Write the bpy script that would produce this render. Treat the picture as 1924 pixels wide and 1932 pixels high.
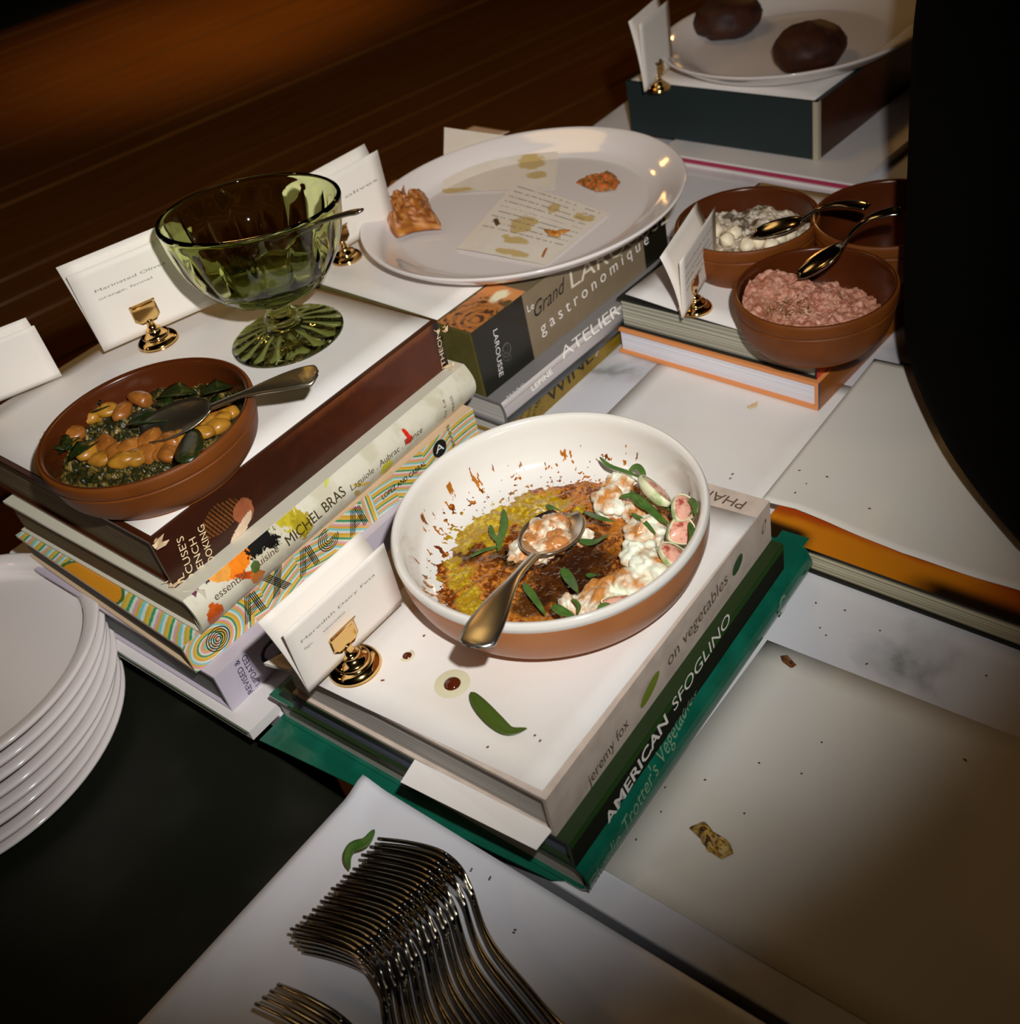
import bpy, bmesh, math, random
import numpy as np
from mathutils import Vector, Matrix, noise as mn
from math import sin, cos, pi, radians as R, hypot, atan2, sqrt

for o in list(bpy.data.objects): bpy.data.objects.remove(o)
S = bpy.context.scene
COL = S.collection
random.seed(7)

# ---------------------------------------------------------------- camera
# world: z = 0 is the marble table top, X runs along the book spines, Y across them
CAM = Vector((0, 0, .62))
_f, _vx, _vy = 2000., 588., 2334.
_d = hypot(_vx, _vy); _th = atan2(_f, _d); _s, _c = _vx/_d, _vy/_d
_y = R(47.0)                                   # heading of the camera in the table's axes
_hd = Vector((cos(_y), sin(_y), 0)); _rt = Vector((sin(_y), -cos(_y), 0))
FW = _hd*cos(_th) + Vector((0, 0, -sin(_th)))
U0 = _hd*sin(_th) + Vector((0, 0, cos(_th)))
RX = _rt*_c - U0*_s
UY = _rt*_s + U0*_c
cam_d = bpy.data.cameras.new('camera'); cam = bpy.data.objects.new('camera', cam_d); COL.objects.link(cam)
cam.matrix_world = Matrix(((RX.x, UY.x, -FW.x, CAM.x), (RX.y, UY.y, -FW.y, CAM.y), (RX.z, UY.z, -FW.z, CAM.z), (0, 0, 0, 1)))
cam_d.sensor_fit = 'HORIZONTAL'; cam_d.sensor_width = 36; cam_d.lens = 36*_f/1924
cam_d.clip_start = .01; cam_d.clip_end = 40
cam_d.dof.use_dof = True; cam_d.dof.focus_distance = .80; cam_d.dof.aperture_fstop = 9
S.camera = cam

# ---------------------------------------------------------------- world, lights, exposure
S.view_settings.view_transform = 'Standard'; S.view_settings.look = 'None'
S.view_settings.gamma = 1; S.view_settings.use_curve_mapping = False; S.view_settings.exposure = 0
W = bpy.data.worlds.new('room_dark'); S.world = W; W.use_nodes = True
W.node_tree.nodes['Background'].inputs[0].default_value = (.0075, .0065, .0035, 1)
W.node_tree.nodes['Background'].inputs[1].default_value = 1.0

def lamp(name, kind, loc, power, col, size, aim=None, angle=None, blend=.5):
    d = bpy.data.lights.new(name, kind); d.energy = power; d.color = col
    if kind == 'AREA': d.shape = 'DISK'; d.size = size
    else: d.shadow_soft_size = size
    if kind == 'SPOT': d.spot_size = angle; d.spot_blend = blend
    o = bpy.data.objects.new(name, d); COL.objects.link(o); o.location = loc
    if aim is not None: o.rotation_euler = (Vector(aim)-Vector(loc)).to_track_quat('-Z', 'Y').to_euler()
    return o
def raydir(px, py): return FW*_f + RX*(px-962) + UY*(966-py)
def at(px, py, z=0.):
    d = raydir(px, py); t = (z-CAM.z)/d.z
    return CAM + d*t
# the camera's flash, a hand's breadth above and to the right of the lens
FL = CAM + RX*.050 + UY*.095
fl = lamp('camera_flash', 'SPOT', FL, 37, (1, .995, .955), .010, at(700, 660, 0), R(78), 1.)
fl.data.use_nodes = True; _nt = fl.data.node_tree; _fo = _nt.nodes.new('ShaderNodeLightFalloff'); _fo.inputs['Strength'].default_value = 1.
_nt.links.new(_fo.outputs['Linear'], _nt.nodes['Emission'].inputs['Strength'])
lamp('warm_fill', 'AREA', (1.0, 1.3, 1.35), 1.8, (1, .62, .22), .5, (1.0, 1.3, 0))  # unseen disk added as soft warm fill over the table
# warm lamps of the room
lamp('ceiling_lamp', 'POINT', (2.2, 3.2, 1.45), 8, (1, .50, .14), .09)
lamp('ceiling_lamp', 'POINT', (4.6, 1.4, 1.5), 22, (1, .52, .16), .10)
lamp('ceiling_lamp', 'SPOT', (at(500, 60, -.9).x, at(500, 60, -.9).y, 1.6), 150, (1, .56, .16), .06, at(380, 50, -.9), R(78), 1.)
lamp('ceiling_lamp', 'POINT', (-1.4, 1.6, 1.55), 6, (1, .55, .2), .09)

# ---------------------------------------------------------------- helpers
def lin(c):
    c = c/255.
    return c/12.92 if c <= .04045 else ((c+.055)/1.055)**2.4
def rgb(r, g, b, k=1.25): return tuple(min(.92, lin(v)*k) for v in (r, g, b))
MATS = {}
def mat(name, col, rough=.6, metal=0., spec=.5, noise=None, bump=0., bscale=200., coat=0., trans=0., ior=1.45, stripes=None, sss=0.):
    if name in MATS: return MATS[name]
    m = bpy.data.materials.new(name); m.use_nodes = True; nt = m.node_tree; b = nt.nodes['Principled BSDF']
    b.inputs['Base Color'].default_value = (*col, 1); b.inputs['Roughness'].default_value = rough
    b.inputs['Metallic'].default_value = metal; b.inputs['Specular IOR Level'].default_value = spec
    b.inputs['IOR'].default_value = ior; b.inputs['Transmission Weight'].default_value = trans
    b.inputs['Coat Weight'].default_value = coat; b.inputs['Coat Roughness'].default_value = .05
    if sss: b.inputs['Subsurface Weight'].default_value = sss; b.inputs['Subsurface Scale'].default_value = .01
    tc = nt.nodes.new('ShaderNodeTexCoord')
    if noise:                      # (second colour, scale, low, high)
        c2, sc, lo, hi = noise
        n = nt.nodes.new('ShaderNodeTexNoise'); n.inputs['Scale'].default_value = sc; n.inputs['Detail'].default_value = 6
        r = nt.nodes.new('ShaderNodeValToRGB'); r.color_ramp.elements[0].position = lo; r.color_ramp.elements[1].position = hi
        r.color_ramp.elements[0].color = (*col, 1); r.color_ramp.elements[1].color = (*c2, 1)
        nt.links.new(tc.outputs['Object'], n.inputs['Vector']); nt.links.new(n.outputs['Fac'], r.inputs[0])
        nt.links.new(r.outputs[0], b.inputs['Base Color'])
    if stripes:                    # page edges: thin sheets in z
        c2, sc = stripes
        mp = nt.nodes.new('ShaderNodeMapping'); mp.inputs['Scale'].default_value = (2, 2, sc)
        n = nt.nodes.new('ShaderNodeTexNoise'); n.inputs['Scale'].default_value = 1; n.inputs['Detail'].default_value = 3
        r = nt.nodes.new('ShaderNodeValToRGB'); r.color_ramp.elements[0].position = .38; r.color_ramp.elements[1].position = .62
        r.color_ramp.elements[0].color = (*c2, 1); r.color_ramp.elements[1].color = (*col, 1)
        nt.links.new(tc.outputs['Object'], mp.inputs['Vector']); nt.links.new(mp.outputs[0], n.inputs['Vector'])
        nt.links.new(n.outputs['Fac'], r.inputs[0]); nt.links.new(r.outputs[0], b.inputs['Base Color'])
        bp = nt.nodes.new('ShaderNodeBump'); bp.inputs['Strength'].default_value = .35; bp.inputs['Distance'].default_value = .0005
        nt.links.new(n.outputs['Fac'], bp.inputs['Height']); nt.links.new(bp.outputs[0], b.inputs['Normal'])
    if bump:
        n2 = nt.nodes.new('ShaderNodeTexNoise'); n2.inputs['Scale'].default_value = bscale; n2.inputs['Detail'].default_value = 4
        bp = nt.nodes.new('ShaderNodeBump'); bp.inputs['Strength'].default_value = bump; bp.inputs['Distance'].default_value = .001
        nt.links.new(tc.outputs['Object'], n2.inputs['Vector']); nt.links.new(n2.outputs['Fac'], bp.inputs['Height'])
        nt.links.new(bp.outputs[0], b.inputs['Normal'])
    MATS[name] = m; return m
def attr_mat(name, rough=.5, coat=0., bump=0., bscale=300.):
    if name in MATS: return MATS[name]
    m = mat(name, (.5, .5, .5), rough, coat=coat, bump=bump, bscale=bscale)
    a = m.node_tree.nodes.new('ShaderNodeAttribute'); a.attribute_name = 'print'
    m.node_tree.links.new(a.outputs['Color'], m.node_tree.nodes['Principled BSDF'].inputs['Base Color'])
    return m

WM = {}
def mk(name, verts, faces, m, parent=None, smooth=False, cols=None):
    me = bpy.data.meshes.new(name); me.from_pydata([tuple(v) for v in verts], [], faces)
    if smooth: me.polygons.foreach_set('use_smooth', [True]*len(me.polygons))
    if cols is not None:
        a = me.color_attributes.new('print', 'FLOAT_COLOR', 'POINT')
        c = np.ones((len(verts), 4), dtype=np.float32); c[:, :3] = cols; a.data.foreach_set('color', c.ravel())
    me.materials.append(m); me.update()
    o = bpy.data.objects.new(name, me); COL.objects.link(o)
    if parent: o.parent = parent; WM[o] = WM[parent]
    else: WM[o] = Matrix.Identity(4)
    return o
def fix(o):
    bm = bmesh.new(); bm.from_mesh(o.data); bmesh.ops.recalc_face_normals(bm, faces=bm.faces); bm.to_mesh(o.data); bm.free(); return o
def bevel(o, w, seg=2):
    md = o.modifiers.new('bevel', 'BEVEL'); md.width = w; md.segments = seg; md.limit_method = 'ANGLE'; md.angle_limit = R(40); return o
def solid(o, t, off=-1.):
    md = o.modifiers.new('thickness', 'SOLIDIFY'); md.thickness = t; md.offset = off; return o
def subd(o, n=1):
    md = o.modifiers.new('smooth', 'SUBSURF'); md.levels = n; md.render_levels = n; return o
def tag(o, label, cat, group=None, kind=None):
    if label: o['label'] = label
    if cat: o['category'] = cat
    if group: o['group'] = group
    if kind: o['kind'] = kind
    return o
def thing(name, label, cat, loc=(0, 0, 0), rz=0., group=None, mtx=None):
    o = bpy.data.objects.new(name, None); o.empty_display_size = .02; COL.objects.link(o)
    M = mtx if mtx is not None else Matrix.Translation(Vector(loc)) @ Matrix.Rotation(rz, 4, 'Z')
    o.matrix_world = M; WM[o] = M
    return tag(o, label, cat, group)
def loc_of(parent, pts):
    inv = WM[parent].inverted() if parent else Matrix.Identity(4)
    return [inv @ Vector(p) for p in pts]
def dup(root, M, label=None, group=None):
    r = root.copy(); COL.objects.link(r); r.matrix_world = M; WM[r] = M
    if label: r['label'] = label
    if group: r['group'] = group
    for ch in list(root.children):
        c = ch.copy(); COL.objects.link(c); c.parent = r; c.matrix_parent_inverse = ch.matrix_parent_inverse.copy(); WM[c] = M
        for g in list(ch.children):
            d = g.copy(); COL.objects.link(d); d.parent = c; WM[d] = M
    return r
BOXF = [(0, 3, 2, 1), (4, 5, 6, 7), (0, 1, 5, 4), (1, 2, 6, 5), (2, 3, 7, 6), (3, 0, 4, 7)]
def boxv(x0, x1, y0, y1, z0, z1):
    return [(x0, y0, z0), (x1, y0, z0), (x1, y1, z0), (x0, y1, z0), (x0, y0, z1), (x1, y0, z1), (x1, y1, z1), (x0, y1, z1)]
def box(name, x0, x1, y0, y1, z0, z1, m, parent=None, bv=0):
    o = mk(name, boxv(x0, x1, y0, y1, z0, z1), BOXF, m, parent)
    if bv: bevel(o, bv)
    return o
def lathe(name, prof, m, parent=None, n=64, smooth=True, fn=None, cols=None, closed=False):
    V = []; F = []
    for (r, z) in prof:
        for k in range(n):
            a = 2*pi*k/n
            if fn: V.append(fn(r, z, a))
            else: V.append((r*cos(a), r*sin(a), z))
    for i in range(len(prof)-1):
        for k in range(n):
            F.append((i*n+k, i*n+(k+1) % n, (i+1)*n+(k+1) % n, (i+1)*n+k))
    if prof[0][0] > 1e-6 and not closed: pass
    o = mk(name, V, F, m, parent, smooth, cols)
    return fix(o)
def smooth_prof(pts, k=6):
    """Catmull-Rom through the profile points."""
    out = []; n = len(pts)
    for i in range(n-1):
        p0 = pts[max(i-1, 0)]; p1 = pts[i]; p2 = pts[i+1]; p3 = pts[min(i+2, n-1)]
        for j in range(k):
            t = j/k
            out.append(tuple(.5*((2*p1[a]) + (-p0[a]+p2[a])*t + (2*p0[a]-5*p1[a]+4*p2[a]-p3[a])*t*t + (-p0[a]+3*p1[a]-3*p2[a]+p3[a])*t**3) for a in range(len(p1))))
    out.append(tuple(pts[-1])); return out
def grid(name, nu, nv, f, m, parent=None, smooth=True, colf=None, mask=None):
    """f(u, v) -> arrays (x, y, z); u, v are arrays over 0..1"""
    u = np.linspace(0, 1, nu); v = np.linspace(0, 1, nv); U, V = np.meshgrid(u, v, indexing='ij')
    P = np.stack(f(U, V), -1).reshape(-1, 3)
    idx = np.arange(nu*nv).reshape(nu, nv)
    Q = np.stack([idx[:-1, :-1], idx[1:, :-1], idx[1:, 1:], idx[:-1, 1:]], -1).reshape(-1, 4)
    if mask is not None:
        mk_ = mask(U, V).reshape(nu, nv)
        k = (mk_[:-1, :-1] & mk_[1:, :-1] & mk_[1:, 1:] & mk_[:-1, 1:]).reshape(-1)
        Q = Q[k]; used = np.unique(Q); re = -np.ones(len(P), int); re[used] = np.arange(len(used)); Q = re[Q]
        cols = colf(U, V).reshape(-1, 3)[used] if colf else None
        P = P[used]
    else: cols = colf(U, V).reshape(-1, 3) if colf else None
    return mk(name, P.tolist(), [tuple(int(i) for i in q) for q in Q], m, parent, smooth, cols)
# value noise in numpy
_rs = np.random.RandomState(3); _T = _rs.rand(256, 256)
def vn(x, y):
    xi = np.floor(x).astype(int); yi = np.floor(y).astype(int); fx = x-xi; fy = y-yi
    fx = fx*fx*(3-2*fx); fy = fy*fy*(3-2*fy)
    g = lambda a, b: _T[a % 256, b % 256]
    return (g(xi, yi)*(1-fx)+g(xi+1, yi)*fx)*(1-fy)+(g(xi, yi+1)*(1-fx)+g(xi+1, yi+1)*fx)*fy
def fbm(x, y, o=4):
    s = 0; a = .5; t = 0
    for k in range(o): s = s+a*vn(x+17.3*k, y+9.1*k); t += a; a *= .55; x = x*2.03; y = y*2.03
    return s/t
def mix(a, b, t):
    a = np.asarray(a, float); b = np.asarray(b, float); t = np.clip(t, 0, 1)[..., None]; return a*(1-t)+b*t
def flat(U, c): return np.broadcast_to(np.array(c, float), U.shape+(3,)).copy()
def ss(a, b, x): t = np.clip((x-a)/(b-a), 0, 1); return t*t*(3-2*t)

def blob(name, c, r, m, seed=0, amp=.25, fr=1.6, n=24, parent=None, rot=None, flat_z=None, label=None):
    V = []; F = []; ns = n//2
    c = Vector(c); rm = rot if rot is not None else Matrix.Identity(3)
    for i in range(ns+1):
        th = pi*i/ns
        for k in range(n):
            a = 2*pi*k/n; d = Vector((sin(th)*cos(a), sin(th)*sin(a), cos(th)))
            q = 1+amp*mn.fractal(d*fr+Vector((seed*7.1, seed*3.3, seed*1.7)), 1, 2, 3)
            p = Vector((d.x*r[0], d.y*r[1], d.z*r[2]))*q
            p = rm @ p + c
            if flat_z is not None and p.z < flat_z: p.z = flat_z
            V.append(p)
    for i in range(ns):
        for k in range(n): F.append((i*n+k, (i+1)*n+k, (i+1)*n+(k+1) % n, i*n+(k+1) % n))
    if parent: V = loc_of(parent, V)
    o = mk(name, V, F, m, parent, True)
    if label: o['label'] = label
    return o
def tube(name, pts, rad, m, parent=None, n=10, flatk=1., up=Vector((0, 0, 1))):
    P = [Vector(p) for p in pts]; V = []; F = []
    rad = rad if isinstance(rad, (list, tuple)) else [rad]*len(P)
    for i, p in enumerate(P):
        t = (P[min(i+1, len(P)-1)]-P[max(i-1, 0)]).normalized(); s = t.cross(up)
        if s.length < 1e-4: s = t.cross(Vector((1, 0, 0)))
        s.normalize(); w = s.cross(t)
        for k in range(n):
            a = 2*pi*k/n; V.append(p+s*cos(a)*rad[i]+w*sin(a)*rad[i]*flatk)
    for i in range(len(P)-1):
        for k in range(n): F.append((i*n+k, i*n+(k+1) % n, (i+1)*n+(k+1) % n, (i+1)*n+k))
    F.append(tuple(range(n-1, -1, -1))); F.append(tuple((len(P)-1)*n+k for k in range(n)))
    if parent: V = loc_of(parent, V)
    return fix(mk(name, V, F, m, parent, True))

# ---------------------------------------------------------------- materials
PAPER = mat('white_paper', rgb(214, 209, 206), .6, spec=.3, noise=(rgb(206, 197, 188), 9, .45, .8), bump=.05, bscale=60)
PAPER2 = mat('stained_paper', rgb(206, 200, 192), .45, noise=(rgb(196, 186, 168), 7, .5, .85), bump=.05, bscale=60)
CARD = mat('card_stock', rgb(214, 206, 198), .6)
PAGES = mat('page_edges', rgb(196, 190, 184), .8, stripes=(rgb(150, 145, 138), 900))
PAGESD = mat('old_page_edges', rgb(110, 92, 62), .85, stripes=(rgb(70, 55, 34), 700))
PAGESC = mat('cream_page_edges', rgb(205, 196, 170), .8, stripes=(rgb(130, 118, 90), 800))
PAGESG = mat('grey_page_edges', rgb(176, 172, 156), .8, stripes=(rgb(112, 108, 96), 700))
BLACKINK = mat('black_ink', (.012, .011, .010), .5)
GREYINK = mat('grey_ink', (.20, .19, .18), .6)
BROWNINK = mat('brown_ink', (.13, .085, .05), .5)
WHITEINK = mat('white_ink', rgb(222, 216, 210), .5)
CREAMINK = mat('cream_ink', rgb(225, 200, 160), .5)
GOLD = mat('brass', (.80, .52, .20), .10, metal=1.)
STEEL = mat('steel', (.62, .58, .52), .30, metal=1., bump=.04, bscale=90)
STEELD = mat('fork_steel', (.30, .27, .22), .14, metal=1.)
TERRA = mat('terracotta', rgb(118, 62, 20, 1.05), .5, spec=.3, noise=(rgb(106, 54, 14, 1.05), 30, .4, .7), bump=.12, bscale=220)
TERRAIN = mat('terracotta_glazed', rgb(78, 34, 10, 1.05), .25, spec=.5)
PORC = mat('porcelain', rgb(215, 206, 204), .10, spec=.6, coat=.3)
PRINT = attr_mat('printed_jacket', .32, coat=.15)
MPRINT = attr_mat('matte_print', .8); MPRINT.node_tree.nodes['Principled BSDF'].inputs['Specular IOR Level'].default_value = .15
FOOD = attr_mat('glossy_food', .16, coat=.5, bump=.3, bscale=500)
FOODM = attr_mat('matt_food', .45, bump=.3, bscale=700)
GREEN = mat('tarragon_green', rgb(58, 92, 34, 1.1), .42, noise=(rgb(84, 116, 52, 1.1), 120, .35, .7))
CHEESE = mat('white_cheese', rgb(232, 226, 205), .38, noise=(rgb(186, 122, 56), 60, .43, .60), bump=.5, bscale=400, sss=.1, coat=.3)

# ---------------------------------------------------------------- setting: floor, walls, tables
def wood_mat():
    m = mat('floor_boards', rgb(96, 56, 18), .28, spec=.6)
    nt = m.node_tree; b = nt.nodes['Principled BSDF']; tc = nt.nodes.new('ShaderNodeTexCoord')
    mp = nt.nodes.new('ShaderNodeMapping'); mp.inputs['Scale'].default_value = (1.2, 26, 1)
    n = nt.nodes.new('ShaderNodeTexNoise'); n.inputs['Scale'].default_value = 1.4; n.inputs['Detail'].default_value = 5
    r = nt.nodes.new('ShaderNodeValToRGB'); r.color_ramp.elements[0].color = (*rgb(70, 38, 10), 1); r.color_ramp.elements[1].color = (*rgb(128, 80, 30), 1)
    nt.links.new(tc.outputs['Object'], mp.inputs[0]); nt.links.new(mp.outputs[0], n.inputs[0]); nt.links.new(n.outputs[0], r.inputs[0]); nt.links.new(r.outputs[0], b.inputs['Base Color'])
    return m
WOOD = wood_mat()
FZ = -.9
floor = mk('floor', boxv(-4, 10, -4, 10, FZ-.05, FZ-.012), BOXF, mat('subfloor', (.01, .007, .004), .8)); tag(floor, None, None, kind='structure')
plank_me = None; fa = R(-14)
for k in range(46):
    w = .20
    if plank_me is None:
        p = box('plank', -6.5, 6.5, -w/2+.002, w/2-.002, 0, .012, WOOD, floor, .002); plank_me = p
    else:
        p = plank_me.copy(); COL.objects.link(p)
    d = (k-22)*w
    p.location = (3+cos(fa+pi/2)*d+random.uniform(-.1, .1), 3+sin(fa+pi/2)*d, FZ-.012+random.uniform(-.0006, .0006)); p.rotation_euler = (0, 0, fa)
DARKW = mat('dark_wall', (.010, .008, .005), .7)
for nm, b in (('wall_back', (-4, 10, 9.9, 10, FZ, 2.1)), ('wall_right', (9.9, 10, -4, 10, FZ, 2.1)), ('wall_left', (-4, -3.9, -4, 10, FZ, 2.1)),
              ('wall_front', (-4, 10, -4, -3.9, FZ, 2.1)), ('ceiling', (-4, 10, -4, 10, 2.1, 2.15))):
    tag(box(nm, *b, DARKW), None, None, kind='structure')

def marble_mat():
    m = mat('white_marble', rgb(196, 194, 198), .16, spec=.5, coat=.2)
    nt = m.node_tree; b = nt.nodes['Principled BSDF']; tc = nt.nodes.new('ShaderNodeTexCoord')
    n = nt.nodes.new('ShaderNodeTexNoise'); n.inputs['Scale'].default_value = 4.6; n.inputs['Detail'].default_value = 7; n.inputs['Distortion'].default_value = .6
    mt = nt.nodes.new('ShaderNodeMath'); mt.operation = 'SUBTRACT'; mt.inputs[1].default_value = .5
    ab = nt.nodes.new('ShaderNodeMath'); ab.operation = 'ABSOLUTE'
    r = nt.nodes.new('ShaderNodeValToRGB'); r.color_ramp.elements[0].position = 0; r.color_ramp.elements[1].position = .10
    r.color_ramp.elements[0].color = (*rgb(122, 122, 120), 1); r.color_ramp.elements[1].color = (*rgb(200, 198, 202), 1)
    e = r.color_ramp.elements.new(.03); e.color = (*rgb(168, 168, 172), 1)
    n2 = nt.nodes.new('ShaderNodeTexNoise'); n2.inputs['Scale'].default_value = 4
    r2 = nt.nodes.new('ShaderNodeValToRGB'); r2.color_ramp.elements[0].position = .48; r2.color_ramp.elements[1].position = .62
    mx = nt.nodes.new('ShaderNodeMixRGB'); mx.inputs[1].default_value = (*rgb(200, 198, 204), 1)
    nt.links.new(tc.outputs['Object'], n.inputs[0]); nt.links.new(tc.outputs['Object'], n2.inputs[0])
    nt.links.new(n.outputs[0], mt.inputs[0]); nt.links.new(mt.outputs[0], ab.inputs[0]); nt.links.new(ab.outputs[0], r.inputs[0])
    nt.links.new(n2.outputs[0], r2.inputs[0]); nt.links.new(r2.outputs[0], mx.inputs[0]); nt.links.new(r.outputs[0], mx.inputs[2]); nt.links.new(mx.outputs[0], b.inputs['Base Color'])
    return m
MARBLE = marble_mat()
def prism(name, poly, z0, z1, m, parent=None, bv=0):
    n = len(poly); V = [(*p, z0) for p in poly]+[(*p, z1) for p in poly]
    F = [tuple(range(n-1, -1, -1)), tuple(range(n, 2*n))]+[(i, (i+1) % n, n+(i+1) % n, n+i) for i in range(n)]
    o = fix(mk(name, V, F, m, parent))
    if bv: bevel(o, bv)
    return o
T = thing('marble_table', 'white marble table top with grey veins under the stacks of books', 'table', (0, 0, FZ))
TOP = [(.232, -.02), (.80, -.02), (.85, .29), (1.9, .33), (1.9, .985), (.232, .985)]
prism('tabletop', [(x, y) for x, y in TOP], -.028-FZ, 0-FZ, MARBLE, T, .002)
BLK = mat('black_paint', (.006, .006, .004), .6)
prism('apron', [(.30, .06), (.76, .06), (.80, .36), (1.84, .40), (1.84, .92), (.30, .92)], -.10-FZ, -.028-FZ, BLK, T)
for x, y in ((.34, .12), (1.78, .46), (1.78, .86), (.34, .86)):
    box('leg', x-.03, x+.03, y-.03, y+.03, 0, -.10-FZ, BLK, T)
DT = thing('black_side_table', 'black low table under the white plates and the box of forks', 'table', (0, 0, FZ))
DKT = mat('black_tabletop', (.008, .009, .005), .45, noise=(.018, .02, .012) and ((.018, .02, .012), 14, .5, .8))
box('tabletop', -.75, .216, -.45, 1.15, -.062-FZ, -.032-FZ, DKT, DT, .003)
for x, y in ((-.70, -.40), (.17, -.40), (.17, 1.10), (-.70, 1.10)):
    box('leg', x-.025, x+.025, y-.025, y+.025, 0, -.062-FZ, BLK, DT)

# ---------------------------------------------------------------- books
def book(name, label, u, w, rot, L, Wd, z0, t, cover, pages, bulge=0., board=.0028, over=.003, parent_cat='book', group=None, jacket=False):
    T = thing(name, label, 'book', (u, w, z0), R(rot), group)
    n = 9 if bulge else 2
    outer = [(Wd, t)]; zz = [t*(1-i/(n-1)) for i in range(n)]
    sp = lambda z: -bulge*(1-((np.clip(z, 0, t)-t/2)/(t/2))**2)
    outer += [(sp(z), z) for z in zz]; outer += [(Wd, 0)]
    inner = [(Wd, board)]+[(sp(z)+board, min(max(z, board), t-board)) for z in reversed(zz)]+[(Wd, t-board)]
    prof = outer+inner; V = [(0, y, z) for y, z in prof]+[(L, y, z) for y, z in prof]; m_ = len(prof); no = len(outer); F = []
    for i in range(m_): F.append((i, (i+1) % m_, m_+(i+1) % m_, m_+i))
    for side in (0, m_):
        for i in range(no-1):
            F.append((side+i, side+i+1, side+m_-2-i, side+m_-1-i))
    c = fix(mk('dust_jacket' if jacket else 'cover', V, F, cover, T)); 
    k = board+.0004
    P = [(over, k+.002-(bulge*.6 if bulge else 0)), (over, Wd-over-.001)]
    y0 = (-bulge*.55 if bulge else 0)+board+.001
    pv = boxv(over, L-over, y0, Wd-over, board, t-board)
    box('page_block', over, L-over, y0, Wd-over, board, t-board, pages, T)
    B = dict(T=T, C=c, L=L, W=Wd, t=t, z0=z0, sp=sp, M=WM[T], bulge=bulge)
    return B
def plane_spine(B, eps=.0006):
    M = B['M']; R3 = M.to_3x3(); return (M.translation-R3 @ Vector((0, eps, 0)), R3 @ Vector((1, 0, 0)), Vector((0, 0, 1)), R3 @ Vector((0, -1, 0)))
def plane_top(B, eps=.0006, z=None):
    M = B['M']; R3 = M.to_3x3(); O = M.translation+Vector((0, 0, (B['t'] if z is None else z)+eps))
    return (O, R3 @ Vector((1, 0, 0)), R3 @ Vector((0, 1, 0)), Vector((0, 0, 1)))
def hit(px, pl):
    O, ex, ey, n = pl; d = raydir(*px); t = (O-CAM).dot(n)/d.dot(n); p = CAM+d*t-O
    return Vector((p.dot(ex), p.dot(ey)))
_tc = {}
def text_mesh(s, shear=0., bold=0., tess=False):
    key = (s, shear, bold, tess)
    if key in _tc: return _tc[key]
    cu = bpy.data.curves.new('t', 'FONT'); cu.body = s; cu.size = 1.; cu.shear = shear; cu.offset = bold; cu.resolution_u = 3
    o = bpy.data.objects.new('t', cu); COL.objects.link(o); dg = bpy.context.evaluated_depsgraph_get()
    me = bpy.data.meshes.new_from_object(o.evaluated_get(dg))
    bm = bmesh.new(); bm.from_mesh(me); bmesh.ops.triangulate(bm, faces=bm.faces)
    for _ in range(3 if tess else 0):
        e = [x for x in bm.edges if abs(x.verts[0].co.y-x.verts[1].co.y) > .12]
        if not e: break
        bmesh.ops.subdivide_edges(bm, edges=e, cuts=1); bmesh.ops.triangulate(bm, faces=bm.faces)
    bm.verts.index_update()
    V = np.array([v.co[:2] for v in bm.verts]).reshape(-1, 2); F = [tuple(v.index for v in f.verts) for f in bm.faces]; bm.free()
    bpy.data.objects.remove(o); bpy.data.meshes.remove(me); bpy.data.curves.remove(cu)
    _tc[key] = (V, F); return V, F
def letter(B, s, a, b, h, m, plane='spine', shear=0., bold=0., local=False, flip=1, name='lettering', parent=None, pl=None, sp=None):
    """text whose baseline runs from a to b (photo pixels, or plane coordinates when local), capital height h metres"""
    pl = pl or (plane_spine(B, .0006+(.0007 if B['bulge'] else 0)) if plane == 'spine' else plane_top(B)); bg = B['bulge']*.6 if plane == 'spine' else 0.
    hp = (pl[0]+pl[3]*bg, pl[1], pl[2], pl[3])
    A = Vector(a) if local else hit(a, hp); Bp = Vector(b) if local else hit(b, hp)
    V, F = text_mesh(s, shear, bold, bool(bg)); x0, x1 = V[:, 0].min(), V[:, 0].max()
    d = Bp-A; wd = d.length; d = d/wd; q = Vector((-d.y, d.x))*flip
    X = (V[:, 0]-x0)/(x1-x0)*wd; Y = V[:, 1]/.70*h
    O, ex, ey, n = pl; P = []
    for x, y in zip(X, Y):
        c = A+d*float(x)+q*float(y); off = 0.
        f = sp if sp is not None else (B['sp'] if (B and plane == 'spine') else None)
        if f: off = -f(c.y)
        P.append(O+ex*c.x+ey*c.y+n*off)
    par = parent or B['C']
    return mk(name, loc_of(par, P), F, m, par)
def spine_print(B, colf, nx, nz, name='spine_print', x0=0., x1=None, z0=0., z1=None, m=None, mask=None):
    L, t = B['L'], B['t']; x1 = L if x1 is None else x1; z1 = t if z1 is None else z1; sp = B['sp']
    def f(U, V):
        z = z0+(z1-z0)*V; return x0+(x1-x0)*U, sp(z)-.0003, z
    return grid(name, nx, nz, f, m or PRINT, B['C'], True, lambda U, V: colf(x0+(x1-x0)*U, z0+(z1-z0)*V), mask and (lambda U, V: mask(x0+(x1-x0)*U, z0+(z1-z0)*V)))
def top_print(B, colf, nx, ny, x0, x1, y0, y1, name='cover_print', e=.0003):
    t = B['t']
    return grid(name, nx, ny, lambda U, V: (x0+(x1-x0)*U, y0+(y1-y0)*V, t+e+0*U), PRINT, B['C'], True, lambda U, V: colf(x0+(x1-x0)*U, y0+(y1-y0)*V))
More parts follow.
